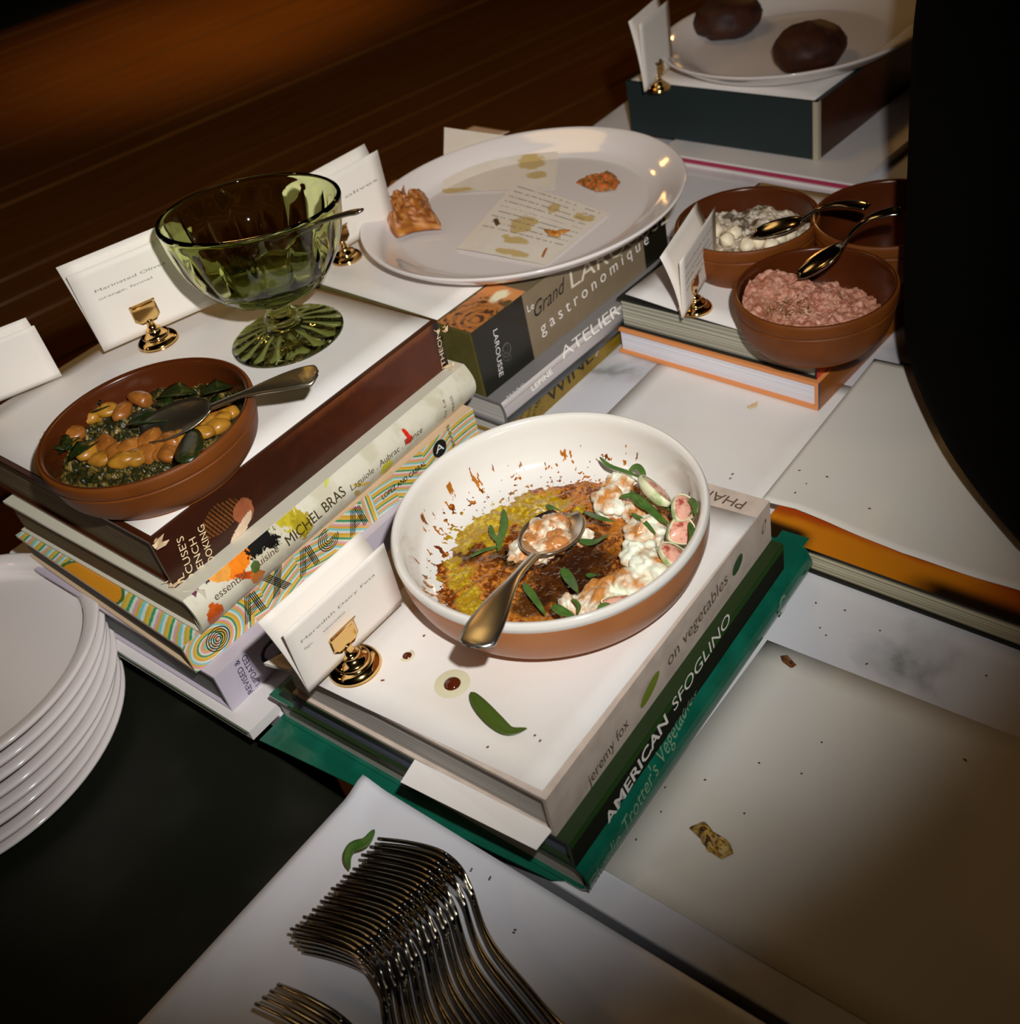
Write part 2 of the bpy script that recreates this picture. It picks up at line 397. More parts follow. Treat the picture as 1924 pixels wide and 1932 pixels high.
def ellipse_on(B, a, rx, rz, ang, m, plane='spine', name='emblem', ring=0., local=False, n=40, pl=None, parent=None, eps=.0002):
    pl = pl or (plane_spine(B) if plane == 'spine' else plane_top(B)); A = Vector(a) if local else hit(a, pl); O, ex, ey, nn = pl
    def P(r, k):
        t = 2*pi*k/n; x = rx*r*cos(t); y = rz*r*sin(t); c = A+Vector((x*cos(ang)-y*sin(ang), x*sin(ang)+y*cos(ang)))
        off = -B['sp'](c.y) if (B and plane == 'spine') else 0.
        return O+ex*c.x+ey*c.y+nn*(off+eps)
    if ring: V = [P(1, k) for k in range(n)]+[P(1-ring, k) for k in range(n)]; F = [(k, (k+1) % n, n+(k+1) % n, n+k) for k in range(n)]
    else: V = [P(1, k) for k in range(n)]; F = [tuple(range(n))]
    par = parent or B['C']
    return mk(name, loc_of(par, V), F, m, par)

# ===== front stack ==================================================================
TEAL = mat('teal_jacket', rgb(12, 82, 64, 1.1), .25, coat=.5, noise=(rgb(18, 96, 76, 1.1), 40, .4, .7))
BT = book('cookbook', 'teal green cookbook with glossy rounded spine at the bottom of the front stack', .236, .276, 1.0, .318, .285, 0, .030, TEAL, PAGES, bulge=.010, jacket=True)
letter(BT, "Charlie Trotter's Vegetables", (1103, 1676), (1330, 1314), .0062, mat('silver_ink', rgb(96, 120, 96), .5), shear=.45)
letter(BT, "C", (1462, 1162), (1478, 1138), .012, MATS['silver_ink'], shear=.3, name='emblem')
prism('jacket_flap', [(.004, .004), (.004, .285), (-.024, .285), (-.004, .02)], .0002, .0016, TEAL, BT['T'])
tb = box('spine_cap', .318, .336, -.004, .026, .004, .026, TEAL, BT['T'], .004)
DKG = mat('dark_green_cloth', rgb(26, 42, 12), .55, bump=.2, bscale=900)
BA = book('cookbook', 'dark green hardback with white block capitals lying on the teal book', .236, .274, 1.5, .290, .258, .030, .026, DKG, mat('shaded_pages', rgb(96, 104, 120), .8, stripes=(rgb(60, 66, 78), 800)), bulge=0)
spine_print(BA, lambda X, Z: mix(flat(X, rgb(18, 20, 8)), rgb(30, 66, 16), ss(.0195, .0205, Z+.0012*(fbm(X*300, Z*300)-.5))), 200, 30, m=MPRINT)
letter(BA, 'AMERICAN', (1148, 1560), (1261, 1362), .0125, WHITEINK, bold=.02)
letter(BA, 'SFOGLINO', (1272, 1343), (1378, 1172), .0125, WHITEINK)
PINKW = mat('pinkish_cloth', rgb(188, 172, 160), .55, noise=(rgb(172, 156, 144), 60, .4, .7), bump=.2, bscale=700)
BV = book('cookbook', 'off-white hardback about vegetables on top of the front stack, under the bowl', .236, .284, 1.4, .290, .235, .056, .039, PINKW, PAGES)
letter(BV, 'jeremy fox', (1113, 1483), (1187, 1367), .0105, BROWNINK, shear=.1)
letter(BV, 'on vegetables', (1262, 1258), (1373, 1098), .0118, BROWNINK, shear=.05)
ellipse_on(BV, (1226, 1300), .0135, .0055, R(22), mat('olive_green_ink', rgb(104, 118, 18), .5), name='emblem')
ellipse_on(BV, (1391, 1065), .0085, .0055, R(30), mat('deep_green_ink', rgb(24, 62, 22), .5), name='emblem')
ellipse_on(BV, (1441, 993), .006, .0026, R(60), mat('dull_green_ink', rgb(84, 92, 66), .5), name='emblem', ring=.3)
letter(BV, 'PHAIDON', (1410, 947), (1270, 902), .0095, BROWNINK, plane='top', shear=.05)

def sheet(name, label, pts, z, m, cat='paper', th=.0005, nx=12, bow=None, group=None):
    """rectangular sheet: pts = near corner, corner along X, corner along Y (world xy)"""
    A, Bq, Cq = [Vector(p) for p in pts]
    def f(U, V):
        x = A.x+(Bq.x-A.x)*U+(Cq.x-A.x)*V; y = A.y+(Bq.y-A.y)*U+(Cq.y-A.y)*V
        zz = z+th+(bow(U, V) if bow else 0*U); return x, y, zz
    o = grid(name, nx, nx, f, m, None, True); solid(o, th, -1); fix(o)
    return tag(o, label, cat, group)
sheet('paper_sheet', 'white paper sheet on the front stack under the gratin bowl and brass card clip', [(.240, .289), (.505, .291), (.228, .482)], .0951, PAPER,
      bow=lambda U, V: .0010*ss(.75, 1, V)*(1-ss(0, .3, U))+.0004*np.sin(U*7)*V)
p = [at(783, 1433, .060), at(1043, 1566, .060), at(1012, 1604, .054), at(756, 1476, .056)]
flap = mk('paper_flap', p, [(0, 1, 2, 3)], PAPER); solid(flap, .0005); tag(flap, 'white paper flap sticking out below the top book towards the forks', 'paper')
# torn corner of the top board
BVt = BV['T']
q = [at(500, 1256, .092), at(549, 1229, .092), at(566, 1262, .092), at(545, 1268, .092)]
tc = mk('torn_corner', loc_of(BVt, q), [(0, 1, 2, 3)], PAPER2, BVt); solid(tc, .003)

# ===== left stack ==================================================================
WB = mat('white_board', rgb(206, 200, 198), .4)
B0 = book('cookbook', 'thin white book at the bottom of the left stack with a green edge', .205, .566, .4, .345, .30, 0, .010, WB, mat('green_edge', rgb(24, 58, 12), .7), board=.004, over=-.0005)
LAV = mat('lavender_jacket', rgb(178, 168, 184), .38, noise=(rgb(188, 178, 186), 12, .4, .7))
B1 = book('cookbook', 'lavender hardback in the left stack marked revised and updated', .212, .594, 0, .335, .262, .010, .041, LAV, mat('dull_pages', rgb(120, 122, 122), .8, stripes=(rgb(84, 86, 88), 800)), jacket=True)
NAVY = mat('navy_ink', rgb(40, 36, 70), .5)
BROWNJ = mat('worn_brown_jacket', rgb(58, 24, 8), .35)
letter(B1, 'REVISED &', (478, 1303), (450, 1243), .0052, NAVY)
letter(B1, 'UPDATED', (491, 1288), (464, 1233), .0052, NAVY)
letter(B1, 'Cooking', (500, 1262), (690, 1100), .020, NAVY)
OAXM = mat('patterned_board', rgb(196, 170, 140), .4)
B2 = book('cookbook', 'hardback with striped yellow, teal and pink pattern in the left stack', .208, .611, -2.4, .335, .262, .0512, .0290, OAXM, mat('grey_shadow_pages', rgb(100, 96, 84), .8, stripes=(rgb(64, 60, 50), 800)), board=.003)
PAL = np.array([rgb(206, 160, 52), rgb(206, 206, 200), rgb(120, 186, 184), rgb(206, 160, 60), rgb(214, 150, 150), rgb(210, 206, 186), rgb(60, 140, 100), rgb(214, 170, 70)])
def oax(X, Z):
    x = X*1000; z = Z*1000
    f = np.where(x < 62, np.hypot(x-20, (z-14)*1.2)*.9, 0)
    seg = np.floor(x/38).astype(int)
    dirs = np.array([.2, .35, -.5, .15, .9, .1, .55, -.3, .1, .4])[seg % 10]
    g = z*np.cos(dirs)+x*np.sin(dirs)*.8+3*np.sin(x/19)
    f = np.where(x < 62, f, g)
    f = np.where((seg == 5) & ((x % 38) < 12), x*1.0, f)
    i = np.floor(f/1.55).astype(int) % 8
    return PAL[i]
spine_print(B2, oax, 950, 80)
def oax_top(X, Y):
    x = X*1000; y = Y*1000
    f = np.hypot(x-60, (y+20))*.9+6*np.sin(y/25)
    c = PAL[(np.floor(f/2.2).astype(int)) % 8]*np.array([.8, .95, 1.0])
    d = np.hypot((x-2)/15, (y-135)/42); c[d < 1] = rgb(196, 130, 30); c[(d >= 1) & (d < 1.1)] = rgb(60, 100, 50)
    return c
# pattern on the head edge of the boards (bevelled board seen from the end)
top_print(B2, oax_top, 60, 300, 0, .05, 0, .26)
def ribbon(B, segs, wd, m, name='lettering'):
    V = []; F = []; pl = plane_spine(B, .0009); O, ex, ey, n = pl
    for pts in segs:
        pts = [Vector(p) for p in pts]; b0 = len(V)
        for i, p in enumerate(pts):
            t = (pts[min(i+1, len(pts)-1)]-pts[max(i-1, 0)]).normalized(); s = Vector((-t.y, t.x))*wd/2
            V += [O+ex*(p+s).x+ey*(p+s).y, O+ex*(p-s).x+ey*(p-s).y]
        for i in range(len(pts)-1): F.append((b0+2*i, b0+2*i+1, b0+2*i+3, b0+2*i+2))
    return mk(name, loc_of(B['C'], V), F, m, B['C'])
pls = plane_spine(B2)
def lettO(px, arc=2*pi, a0=0):
    c = hit(px, pls); r0 = .0105; segs = []
    for k in range(5):
        r = r0*(1-k*.2); segs.append([c+Vector((r*cos(a0+arc*i/26), r*1.0*sin(a0+arc*i/26))) for i in range(27)])
    ribbon(B2, segs, .00085, BLACKINK)
def lettA(px):
    c = hit(px, pls); h = .0115; segs = []
    for k in range(4):
        d = k*.0017
        segs.append([c+Vector((-.009+d, -h)), c+Vector((.0005+d, h))]); segs.append([c+Vector((.0045+d*.9, h*.9)), c+Vector((.0075+d*.9, -h))])
        segs.append([c+Vector((-.002, -.007+d*1.1)), c+Vector((.0085, -.005+d*1.1))])
    ribbon(B2, segs, .0008, BLACKINK)
def lettX(px):
    c = hit(px, pls); h = .0115; segs = []
    for k in range(5):
        d = (k-2)*.0016
        segs.append([c+Vector((-.006+d, -h)), c+Vector((.006+d, h))]); segs.append([c+Vector((-.007+d, h)), c+Vector((.007+d, -h))])
    ribbon(B2, segs, .0008, BLACKINK)
lettO((411, 1205)); lettA((470, 1146)); lettX((523, 1098)); lettA((574, 1058)); lettO((619, 1017), 1.55*pi, .45*pi); lettA((668, 982))
letter(B2, 'LOPEZ AND CABRAL', (722, 943), (804, 877), .0048, BLACKINK, bold=.02)
pb = plane_spine(B2, .0009)
ellipse_on(B2, (829, 846), .0085, .0085, 0, BLACKINK, name='emblem', pl=pb)
letter(B2, 'A', (823, 857), (838, 846), .0075, WHITEINK, pl=plane_spine(B2, .0016))
letter(B2, 'ABRAMS', (862, 850), (846, 800), .0035, BLACKINK)
# Bras: white jacket with fruit and herbs
CREAMJ = mat('cream_jacket', rgb(200, 194, 176), .3, coat=.2)
B3 = book('cookbook', 'cream jacketed hardback with painted herbs and flowers on its rounded spine', .225, .608, 0, .331, .262, .0804, .0365, CREAMJ, PAGESD, bulge=.009, jacket=True)
pl3 = plane_spine(B3, .006)
def P3(px): v = hit(px, pl3); return v.x, v.y
spots = []   # (x, z, rx, rz, angle, colour, raggedness)
for px, rx, rz, an, col, rg in (
    ((448, 1058), .016, .011, .3, rgb(226, 120, 16), .3), ((420, 1082), .010, .007, 0, rgb(232, 150, 60), .4), ((470, 1082), .014, .003, -.6, rgb(190, 70, 10), .3),
    ((404, 1158), .008, .011, 0, rgb(196, 84, 24), .3), ((482, 1086), .006, .009, .3, rgb(190, 110, 50), .3), ((478, 1068), .005, .004, .8, rgb(70, 96, 40), .3),
    ((437, 1032), .006, .004, 0, rgb(190, 24, 30), .8), ((508, 992), .017, .007, .25, rgb(56, 128, 34), .15), ((488, 1028), .012, .006, .4, rgb(12, 10, 8), 1.1), ((505, 1020), .009, .007, -.3, rgb(12, 10, 8), 1.3),
    ((545, 975), .010, .014, .3, rgb(176, 160, 40), .9), ((568, 990), .008, .012, 0, rgb(160, 140, 30), 1.0), ((530, 963), .010, .006, 0, rgb(190, 176, 90), .9),
    ((552, 945), .006, .004, .2, rgb(176, 20, 16), .7), ((580, 924), .006, .006, 0, rgb(230, 110, 24), .3), ((640, 880), .020, .002, .5, rgb(184, 190, 60), .2), ((650, 868), .018, .0022, .5, rgb(216, 212, 130), .2),
    ((680, 912), .012, .0018, -.6, rgb(206, 178, 96), .2), ((672, 930), .003, .005, .6, rgb(170, 150, 60), .4), ((764, 818), .0022, .006, .2, rgb(206, 38, 22), .4), ((767, 828), .005, .003, 0, rgb(206, 38, 22), .5), ((682, 836), .004, .003, .5, rgb(190, 20, 30), .3),
    ((727, 880), .008, .006, .3, rgb(190, 184, 50), .9), ((733, 888), .005, .006, 0, rgb(176, 168, 40), .9), ((804, 742), .005, .002, .2, rgb(90, 130, 40), .5), ((802, 747), .0015, .005, .1, rgb(90, 130, 40), .5),
    ((375, 1110), .010, .005, .5, rgb(96, 40, 60), .8), ((392, 1096), .006, .005, .5, rgb(70, 26, 40), .9), ((520, 930), .020, .006, .5, rgb(216, 206, 160), .4), ((432, 1052), .016, .010, 0, rgb(226, 190, 150), .6)):
    x, z = P3(px); spots.append((x, z, rx, rz, an, col, rg))
spots = [s for s in spots if s[5] in (spots[-1][5], spots[-2][5])]+[s for s in spots[:-2]]
def bras(X, Z):
    c = mix(flat(X, rgb(204, 198, 180)), rgb(190, 182, 160), ss(.4, .7, fbm(X*60, Z*60)))
    for x, z, rx, rz, an, col, rg in spots:
        dx = X-x; dz = Z-z; a = dx*cos(an)+dz*sin(an); b = -dx*sin(an)+dz*cos(an)
        d = np.hypot(a/rx, b/rz)+rg*(fbm(X*420+x*900, Z*420)-.5)*1.3
        sh = .75+.5*fbm(X*300, Z*300+5)
        c = np.where((d < 1)[..., None], np.array(col)*sh[..., None], c)
    return c
spine_print(B3, bras, 700, 90)
letter(B3, 'essential   cuisine', (404, 1131), (522, 1036), .0058, BROWNINK, shear=.1)
letter(B3, 'MICHEL BRAS', (540, 1028), (648, 930), .0088, mat('dark_olive_ink', rgb(58, 48, 22), .5))
letter(B3, 'Laguiole . Aubrac . France', (658, 924), (792, 812), .0055, BROWNINK, shear=.1)
letter(B3, 'PRESS', (854, 772), (848, 745), .0030, BROWNINK); letter(B3, 'Ici La', (838, 785), (835, 752), .0030, BROWNINK)
# Bocuse: brown jacket, worn
B4 = book('cookbook', 'thick brown cookbook with torn jacket on top of the left stack', .231, .625, -.9, .318, .305, .1171, .0470, BROWNJ, PAGESD, jacket=True)
pl4 = plane_spine(B4)
def P4(px): v = hit(px, pl4); return v.x, v.y
gx, gz = P4((440, 985)); gx2, gz2 = P4((460, 965)); gx3, gz3 = P4((450, 1010)); gx4, gz4 = P4((405, 990))
def bocuse(X, Z):
    n = fbm(X*90, Z*90); L = B4['L']; t = B4['t']
    c = mix(flat(X, rgb(48, 18, 7)), rgb(84, 34, 12), ss(.10, .30, X)*.8+.5*(n-.5))
    wear = ss(.039, .047, Z+.004*(fbm(X*260, Z*200)-.5)); c = mix(c, rgb(120, 66, 34), wear*.7*ss(.1, .2, X))
    end = ss(L-.012, L-.004, X+.004*(n-.5)); c = mix(c, rgb(30, 14, 8), end)
    # photograph of a braise on the lower half
    d = np.hypot((X-gx4-.006)/.020, (Z-gz4)/.012)+.6*(n-.5)
    st = (np.sin((X*.9+Z*.35)*2200) > .3); col = np.where(st[..., None], np.array(rgb(112, 64, 26)), np.array(rgb(36, 16, 8)))
    c = np.where(((d < 1) & (X > gx4-.010))[..., None], col*(.6+n)[..., None], c)
    d = np.hypot((X-gx2)/.010, (Z-gz2)/.010)+.5*(n-.5); c = np.where((d < 1)[..., None], np.array(rgb(150, 84, 52))*(.5+n)[..., None], c)
    a = (X-gx3)*.85+(Z-gz3)*.5; b = -(X-gx3)*.5+(Z-gz3)*.85; d = np.hypot(a/.022, b/.0045)+.5*(fbm(X*200, Z*200)-.5)
    c = np.where((d < 1)[..., None], np.array(rgb(212, 184, 158))*(.7+.5*n)[..., None], c)
    return c
spine_print(B4, bocuse, 420, 60)
def col4(s, top, bot): letter(B4, s, bot, top, .0052, CREAMINK)
letter(B4, 'UL', (352, 1106), (346, 1080), .0060, CREAMINK)
letter(B4, "OCUSE'S", (370, 1096), (345, 1010), .0060, CREAMINK)
letter(B4, 'RENCH', (388, 1080), (368, 1012), .0060, CREAMINK)
letter(B4, 'OOKING', (406, 1060), (384, 988), .0060, CREAMINK)
letter(B4, 'NTHEON', (843, 702), (829, 624), .0050, CREAMINK)
# rest of the white board inside: torn edges at the near corner and at the far corner
rnd = random.Random(4)
for ctr, n, sz in (((300, 1022), 6, .007), ((328, 1100), 5, .006), ((836, 620), 5, .004), ((850, 688), 3, .004)):
    for k in range(n):
        zz = .163 if ctr[1] in (1022, 620) else .120
        c0 = at(ctr[0]+rnd.uniform(-14, 6), ctr[1]+rnd.uniform(-6, 6), zz); V = []
        for j in range(5):
            a = 2*pi*j/5; V.append(c0+Vector((cos(a)*sz*rnd.uniform(.2, 1), sin(a)*sz*rnd.uniform(.15, .5), rnd.uniform(-.003, .002))))
        o = mk('torn_edge', loc_of(B4['T'], V), [(0, 1, 2, 3, 4)], mat('torn_card', rgb(206, 176, 140), .7), B4['T']); solid(o, .0005)
sheet('paper_sheet', 'white paper sheet on the brown book under the green glass goblet', [(.236, .630), (.546, .625), (.240, .927)], .1643, PAPER,
      bow=lambda U, V: .0003*np.sin(U*9)*V)
# folded jacket corner of the cream book
q = [at(345, 1114, .1175), at(386, 1112, .1165), at(394, 1150, .100), at(379, 1190, .0845), at(362, 1160, .097)]
tcn = mk('torn_corner', loc_of(B3['T'], q), [(0, 1, 2), (0, 2, 4), (2, 3, 4)], CREAMJ, B3['T']); solid(tcn, .0006)

# ===== middle stack ================================================================
B5 = book('cookbook', 'mustard coloured atlas at the bottom of the middle stack', .596, .608, -1.2, .330, .26, 0, .0235, mat('mustard_cloth', rgb(122, 98, 26), .4, noise=(rgb(110, 86, 18), 70, .4, .7)), PAGES)
letter(B5, 'THE', (985, 792), (992, 768), .0040, BLACKINK); letter(B5, 'WORLD', (998, 790), (1006, 755), .0040, BLACKINK)
letter(B5, 'ATLAS', (1009, 786), (1017, 750), .0040, BLACKINK); letter(B5, 'OF', (1012, 772), (1022, 756), .0048, BLACKINK)
letter(B5, 'WINE', (1036, 763), (1120, 677), .0165, BLACKINK)
letter(B5, '8TH ED', (1126, 672), (1133, 652), .003, WHITEINK)
B6 = book('cookbook', 'grey and black hardback in the middle stack lettered in white capitals', .588, .606, -3.4, .335, .26, .0238, .0285, mat('grey_jacket', rgb(120, 116, 116), .3, coat=.2), PAGES, bulge=.004, jacket=True)
pl6 = plane_spine(B6)
def atel(X, Z):
    e = .0125+0*X
    c = mix(flat(X, rgb(38, 42, 40)), rgb(168, 160, 160), ss(-.0006, .0006, Z-e))
    c = mix(c, rgb(92, 92, 94), ss(.10, .2, X)*.75*ss(-.0006, .0006, Z-e)); c = mix(c, rgb(40, 44, 44), ss(.14, .20, X)*ss(.018, .013, Z))
    c = mix(c, rgb(196, 188, 184), ss(.0235, .0275, Z)*.8); c = mix(c, rgb(120, 96, 84), ((np.abs(Z-.0235) < .0004)*.6))
    return c
spine_print(B6, atel, 300, 46)
letter(B6, 'MARC', (960, 757), (993, 731), .0048, mat('pale_grey_ink', rgb(176, 172, 172), .5), bold=.02)
letter(B6, 'LEPINE', (1003, 738), (1042, 703), .0050, WHITEINK, bold=.02)
letter(B6, 'ATELIER', (1063, 678), (1171, 591), .0115, WHITEINK)
# Larousse box
BXM = mat('olive_box_board', rgb(86, 78, 36), .6, noise=(rgb(76, 68, 30), 60, .4, .7))
B7 = book('boxed_cookbook', 'thick boxed food encyclopedia on top of the middle stack, taupe and black', .590, .625, -3.4, .305, .30, .0526, .0725, BXM, PAGES, board=.004)
# closed end of the slip case
box('end_panel', -.0005, .0035, .001, .299, .001, .0715, BXM, B7['T'], .0008)
pl7 = plane_spine(B7)
b1x = hit((1001, 640), pl7).x
def larx(X, Z):
    n = fbm(X*120, Z*120); e = b1x+.0*Z
    c = mix(flat(X, rgb(22, 22, 14)), rgb(122, 106, 84), ss(-.0004, .0004, X-e)); c = c*(.92+.16*n)[..., None]
    return mix(c, rgb(24, 22, 14), ss(.262, .264, X))
spine_print(B7, larx, 420, 60)
def lar_top(X, Y):
    n = fbm(X*150, Y*150); m2 = fbm(X*70+4, Y*70)
    c = mix(flat(X, rgb(150, 92, 40)), rgb(206, 140, 84), ss(.035, .07, X))
    c = mix(c, rgb(66, 34, 14), ss(.52, .6, n)*(1-ss(.05, .062, X))); r = np.abs(np.sin((np.hypot(X-.02, Y-.012)*420)+6*m2)); c = mix(c, rgb(186, 116, 50), (r > .75)*(1-ss(.04, .05, X))*.8)
    d = np.hypot((X-.062)/.012, (Y-.020)/.009)+.8*(n-.5); c = mix(c, rgb(240, 222, 190), ss(1.1, .6, d))
    c = mix(c, rgb(80, 66, 30), (np.hypot((X-.055)/.006, (Y-.004)/.004) < 1)*1.)
    return mix(c, rgb(112, 98, 76), ss(.078, .080, X))
top_print(B7, lar_top, 320, 60, 0, .305, 0, .045)
letter(B7, 'LAROUSSE', (930, 624), (942, 712), .0062, WHITEINK)
for k, (dx, dz, r) in enumerate(((0, 0, .0065), (.001, .001, .0050), (-.001, .002, .0035), (-.002, -.007, .0040), (.001, -.010, .0030))):
    A = hit((955, 660), pl7); ellipse_on(B7, (A.x+dx, A.y+dz), r, r*1.15, .3*k, mat('grey_line_ink', rgb(96, 96, 88), .5), name='emblem', ring=.10, local=True)
letter(B7, 'Le', (996, 590), (1008, 581), .0075, WHITEINK)
letter(B7, 'Grand', (1010, 600), (1070, 545), .0155, BLACKINK, shear=.5)
letter(B7, 'LAROUSSE', (1078, 545), (1262, 416), .0190, mat('cream_white_ink', rgb(206, 196, 176), .5))
letter(B7, 'g a s t r o n o m i q u e', (1022, 632), (1224, 458), .0135, WHITEINK)
sheet('paper_sheet', 'white paper sheet under the big white platter on the boxed book', [(.596, .672), (.893, .655), (.611, .918)], .1255, PAPER)
pc = [at(835, 262, .127), at(893, 236, .127), at(962, 247, .127), at(900, 290, .127)]
sheet('paper_note', 'pinkish paper corner poking out behind the big platter', [pc[1][:2], pc[2][:2], pc[0][:2]], .1262, mat('pinkish_paper', rgb(176, 146, 120), .7))

# ===== right stack =================================================================
ORC = mat('orange_cover', rgb(206, 132, 78), .5)
B8 = book('cookbook', 'white-paged hardback with orange boards, lower book of the right stack', .752, .362, -3.8, .285, .234, .0018, .0305, ORC, mat('bright_pages', rgb(214, 212, 220), .75, stripes=(rgb(190, 188, 196), 700)), board=.0035)
spine_print(B8, lambda X, Z: mix(flat(X, rgb(150, 84, 20)), rgb(20, 70, 110), ss(.004, .003, X)), 60, 12)
B9 = book('cookbook', 'grey-paged book with a red spine and white top, upper book of the right stack', .757, .366, -3.4, .275, .226, .0327, .034, mat('black_board', (.012, .012, .01), .5), PAGESG, board=.0016)
spine_print(B9, lambda X, Z: mix(mix(flat(X, rgb(206, 80, 24)), rgb(196, 60, 60), ss(.006, .005, X)), rgb(120, 30, 14), ((np.abs(X-.045) < .004) & (Z > .008) & (Z < .026))*.7), 120, 16)
a_ = at(1565, 672, .067); b_ = at(1180, 560, .067); dv = (a_-b_)
sheet('paper_sheet', 'white paper on the right stack under the pink dip and folded card', [(a_.x, a_.y), (a_.x+.270, a_.y-.012), (b_.x, b_.y)], .0668, PAPER, th=.0007, bow=lambda U, V: .003*ss(.6, 1, V)*(1-ss(0, .4, U)))

# ===== right front book (amber printed cover showing past the sheet) ================
B10 = book('cookbook', 'cream-paged book with an amber and brown photographic cover beside the teal spine', .5505, .080, -2.0, .262, .242, 0, .0255, mat('black_cover', (.008, .007, .004), .5), PAGESC, board=.0022)
def amb(X, Y):
    y = Y; n = fbm(X*40, Y*25); c = mix(flat(X, rgb(188, 112, 18)), rgb(156, 60, 8), ss(.022, .034, X+.01*(n-.5)))
    c = mix(c, rgb(30, 18, 6), ss(.195, .215, Y+.02*(n-.5))*ss(.022, .012, X)); c = mix(c, rgb(150, 58, 8), ss(.10, .04, Y)*.7)
    return mix(c, rgb(30, 18, 6), ss(.13, .09, Y+.03*(n-.5))*ss(.020, .006, X))
top_print(B10, amb, 60, 160, 0, .07, 0, .242)
# big sheet: outline in plan, wavy along its near edge
edge = [at(*p_, .0268) for p_ in ((1452, 949), (1500, 961), (1560, 985), (1620, 1011), (1700, 1045), (1800, 1076), (1924, 1117), (1990, 1150))]
ex = np.array([p_.y for p_ in edge])[::-1]; ey = np.array([p_.x for p_ in edge])[::-1]
def fsh(U, V):
    Y = .082+(.336-.082)*V; x0 = np.interp(Y, ex, ey)+.0006*np.sin(Y*60); X = x0+(.815-x0)*U
    return X, Y, .0263+.0016*np.exp(-((X-x0)/.02)**2)*(1+np.sin(Y*70))*.5
o = grid('paper_sheet', 30, 60, fsh, PAPER2, None, True); solid(o, .0005, 1); tag(o, 'big white sheet on the amber-covered book at the right, its near edge wavy', 'paper')
sheet('paper_sheet', 'white paper lying on the marble between bowl and right stack', [(.60, .345), (.80, .345), (.60, .5465)], .0004, PAPER, th=.0006)
sheet('paper_sheet', 'big stained white paper on the marble in the lower right', [(.256, -.015), (.478, -.018), (.256, .2745)], .0004, PAPER2, th=.0006)
# far stack on its board
BW = book('cookbook', 'flat white book under the dark box at the back right', 1.172, .515, -5, .33, .30, 0, .013, WB, mat('magenta_edge', rgb(150, 40, 70), .7))
BC = book('boxed_cookbook', 'tall dark blue-black box at the back right under the serving platter', 1.222, .588, -4.5, .30, .30, .0135, .075, mat('blue_black_cloth', rgb(30, 42, 44), .5), PAGES, board=.004)
box('end_panel', -.0006, .004, .0, .30, 0, .075, MATS['blue_black_cloth'], BC['T'], .001)
box('spine_edge', -.0012, .006, -.0012, .006, 0, .075, mat('pale_edge', rgb(170, 160, 140), .6), BC['T'])
spine_print(BC, lambda X, Z: flat(X, rgb(62, 30, 14))*(.7+.6*fbm(X*30, Z*30))[..., None], 60, 20, x0=.006)
sheet('paper_sheet', 'white paper on the dark box under the back platter', [(1.226, .594), (1.515, .572), (1.248, .880)], .0887, PAPER)

# ---------------------------------------------------------------- crockery
def torus_rim(): pass
def plate_prof(r, h, well=.62, t=.0045, foot=.5):
    return smooth_prof([(.0005, t), (r*well, t), (r*(well+.10), t+.002), (r*.90, h-.003), (r*.97, h), (r, h-.0012), (r*.985, h-.005), (r*.90, h-.009), (r*(well+.06), .0025), (r*foot, 0), (r*foot-.004, .0), (r*foot-.006, .0015), (.0005, .0015)], 5)
# stack of plates, left
nP = 8
ORDW = ['', 'second', 'third', 'fourth', 'fifth', 'sixth', 'seventh']
c_top = Vector((-.488*.731+.672*.682, .488*.682+.672*.731)); c_bot = Vector((-.505*.731+.648*.682, .505*.682+.648*.731))
for k in range(nP):
    f_ = k/(nP-1); r = .1455*(1-f_)+.1340*f_; zc = -.032+k*.0098; c_ = c_bot.lerp(c_top, f_)+Vector((random.uniform(-.002, .002), random.uniform(-.002, .002)))
    lab = 'white dinner plate on top of the stack at the left' if k == nP-1 else ('bottom white plate of the stack at the left, on the black table' if k == 0 else 'white dinner plate, '+ORDW[nP-1-k]+' from the top of the stack at the left')
    t_ = thing('dinner_plate', lab, 'plate', (c_.x, c_.y, zc), 0, 'stacked white plates at the left')
    lathe('plate_body', plate_prof(r, .0175, .78, .0040, .55), PORC, t_, 96)

# big platter
pc_ = Vector((.0915*.731+1.066*.682, -.0915*.682+1.066*.731))
PLT = thing('serving_platter', 'big round white platter with scraps on the middle stack', 'platter', (pc_.x, pc_.y, .1263))
lathe('platter_body', smooth_prof([(.0005, .006), (.115, .006), (.138, .0085), (.156, .0185), (.167, .0245), (.1725, .0265), (.1740, .0245), (.170, .020), (.155, .010), (.125, .001), (.105, 0), (.100, .0015), (.0005, .002)], 6), PORC, PLT, 128)
PZ = .1263+.0068
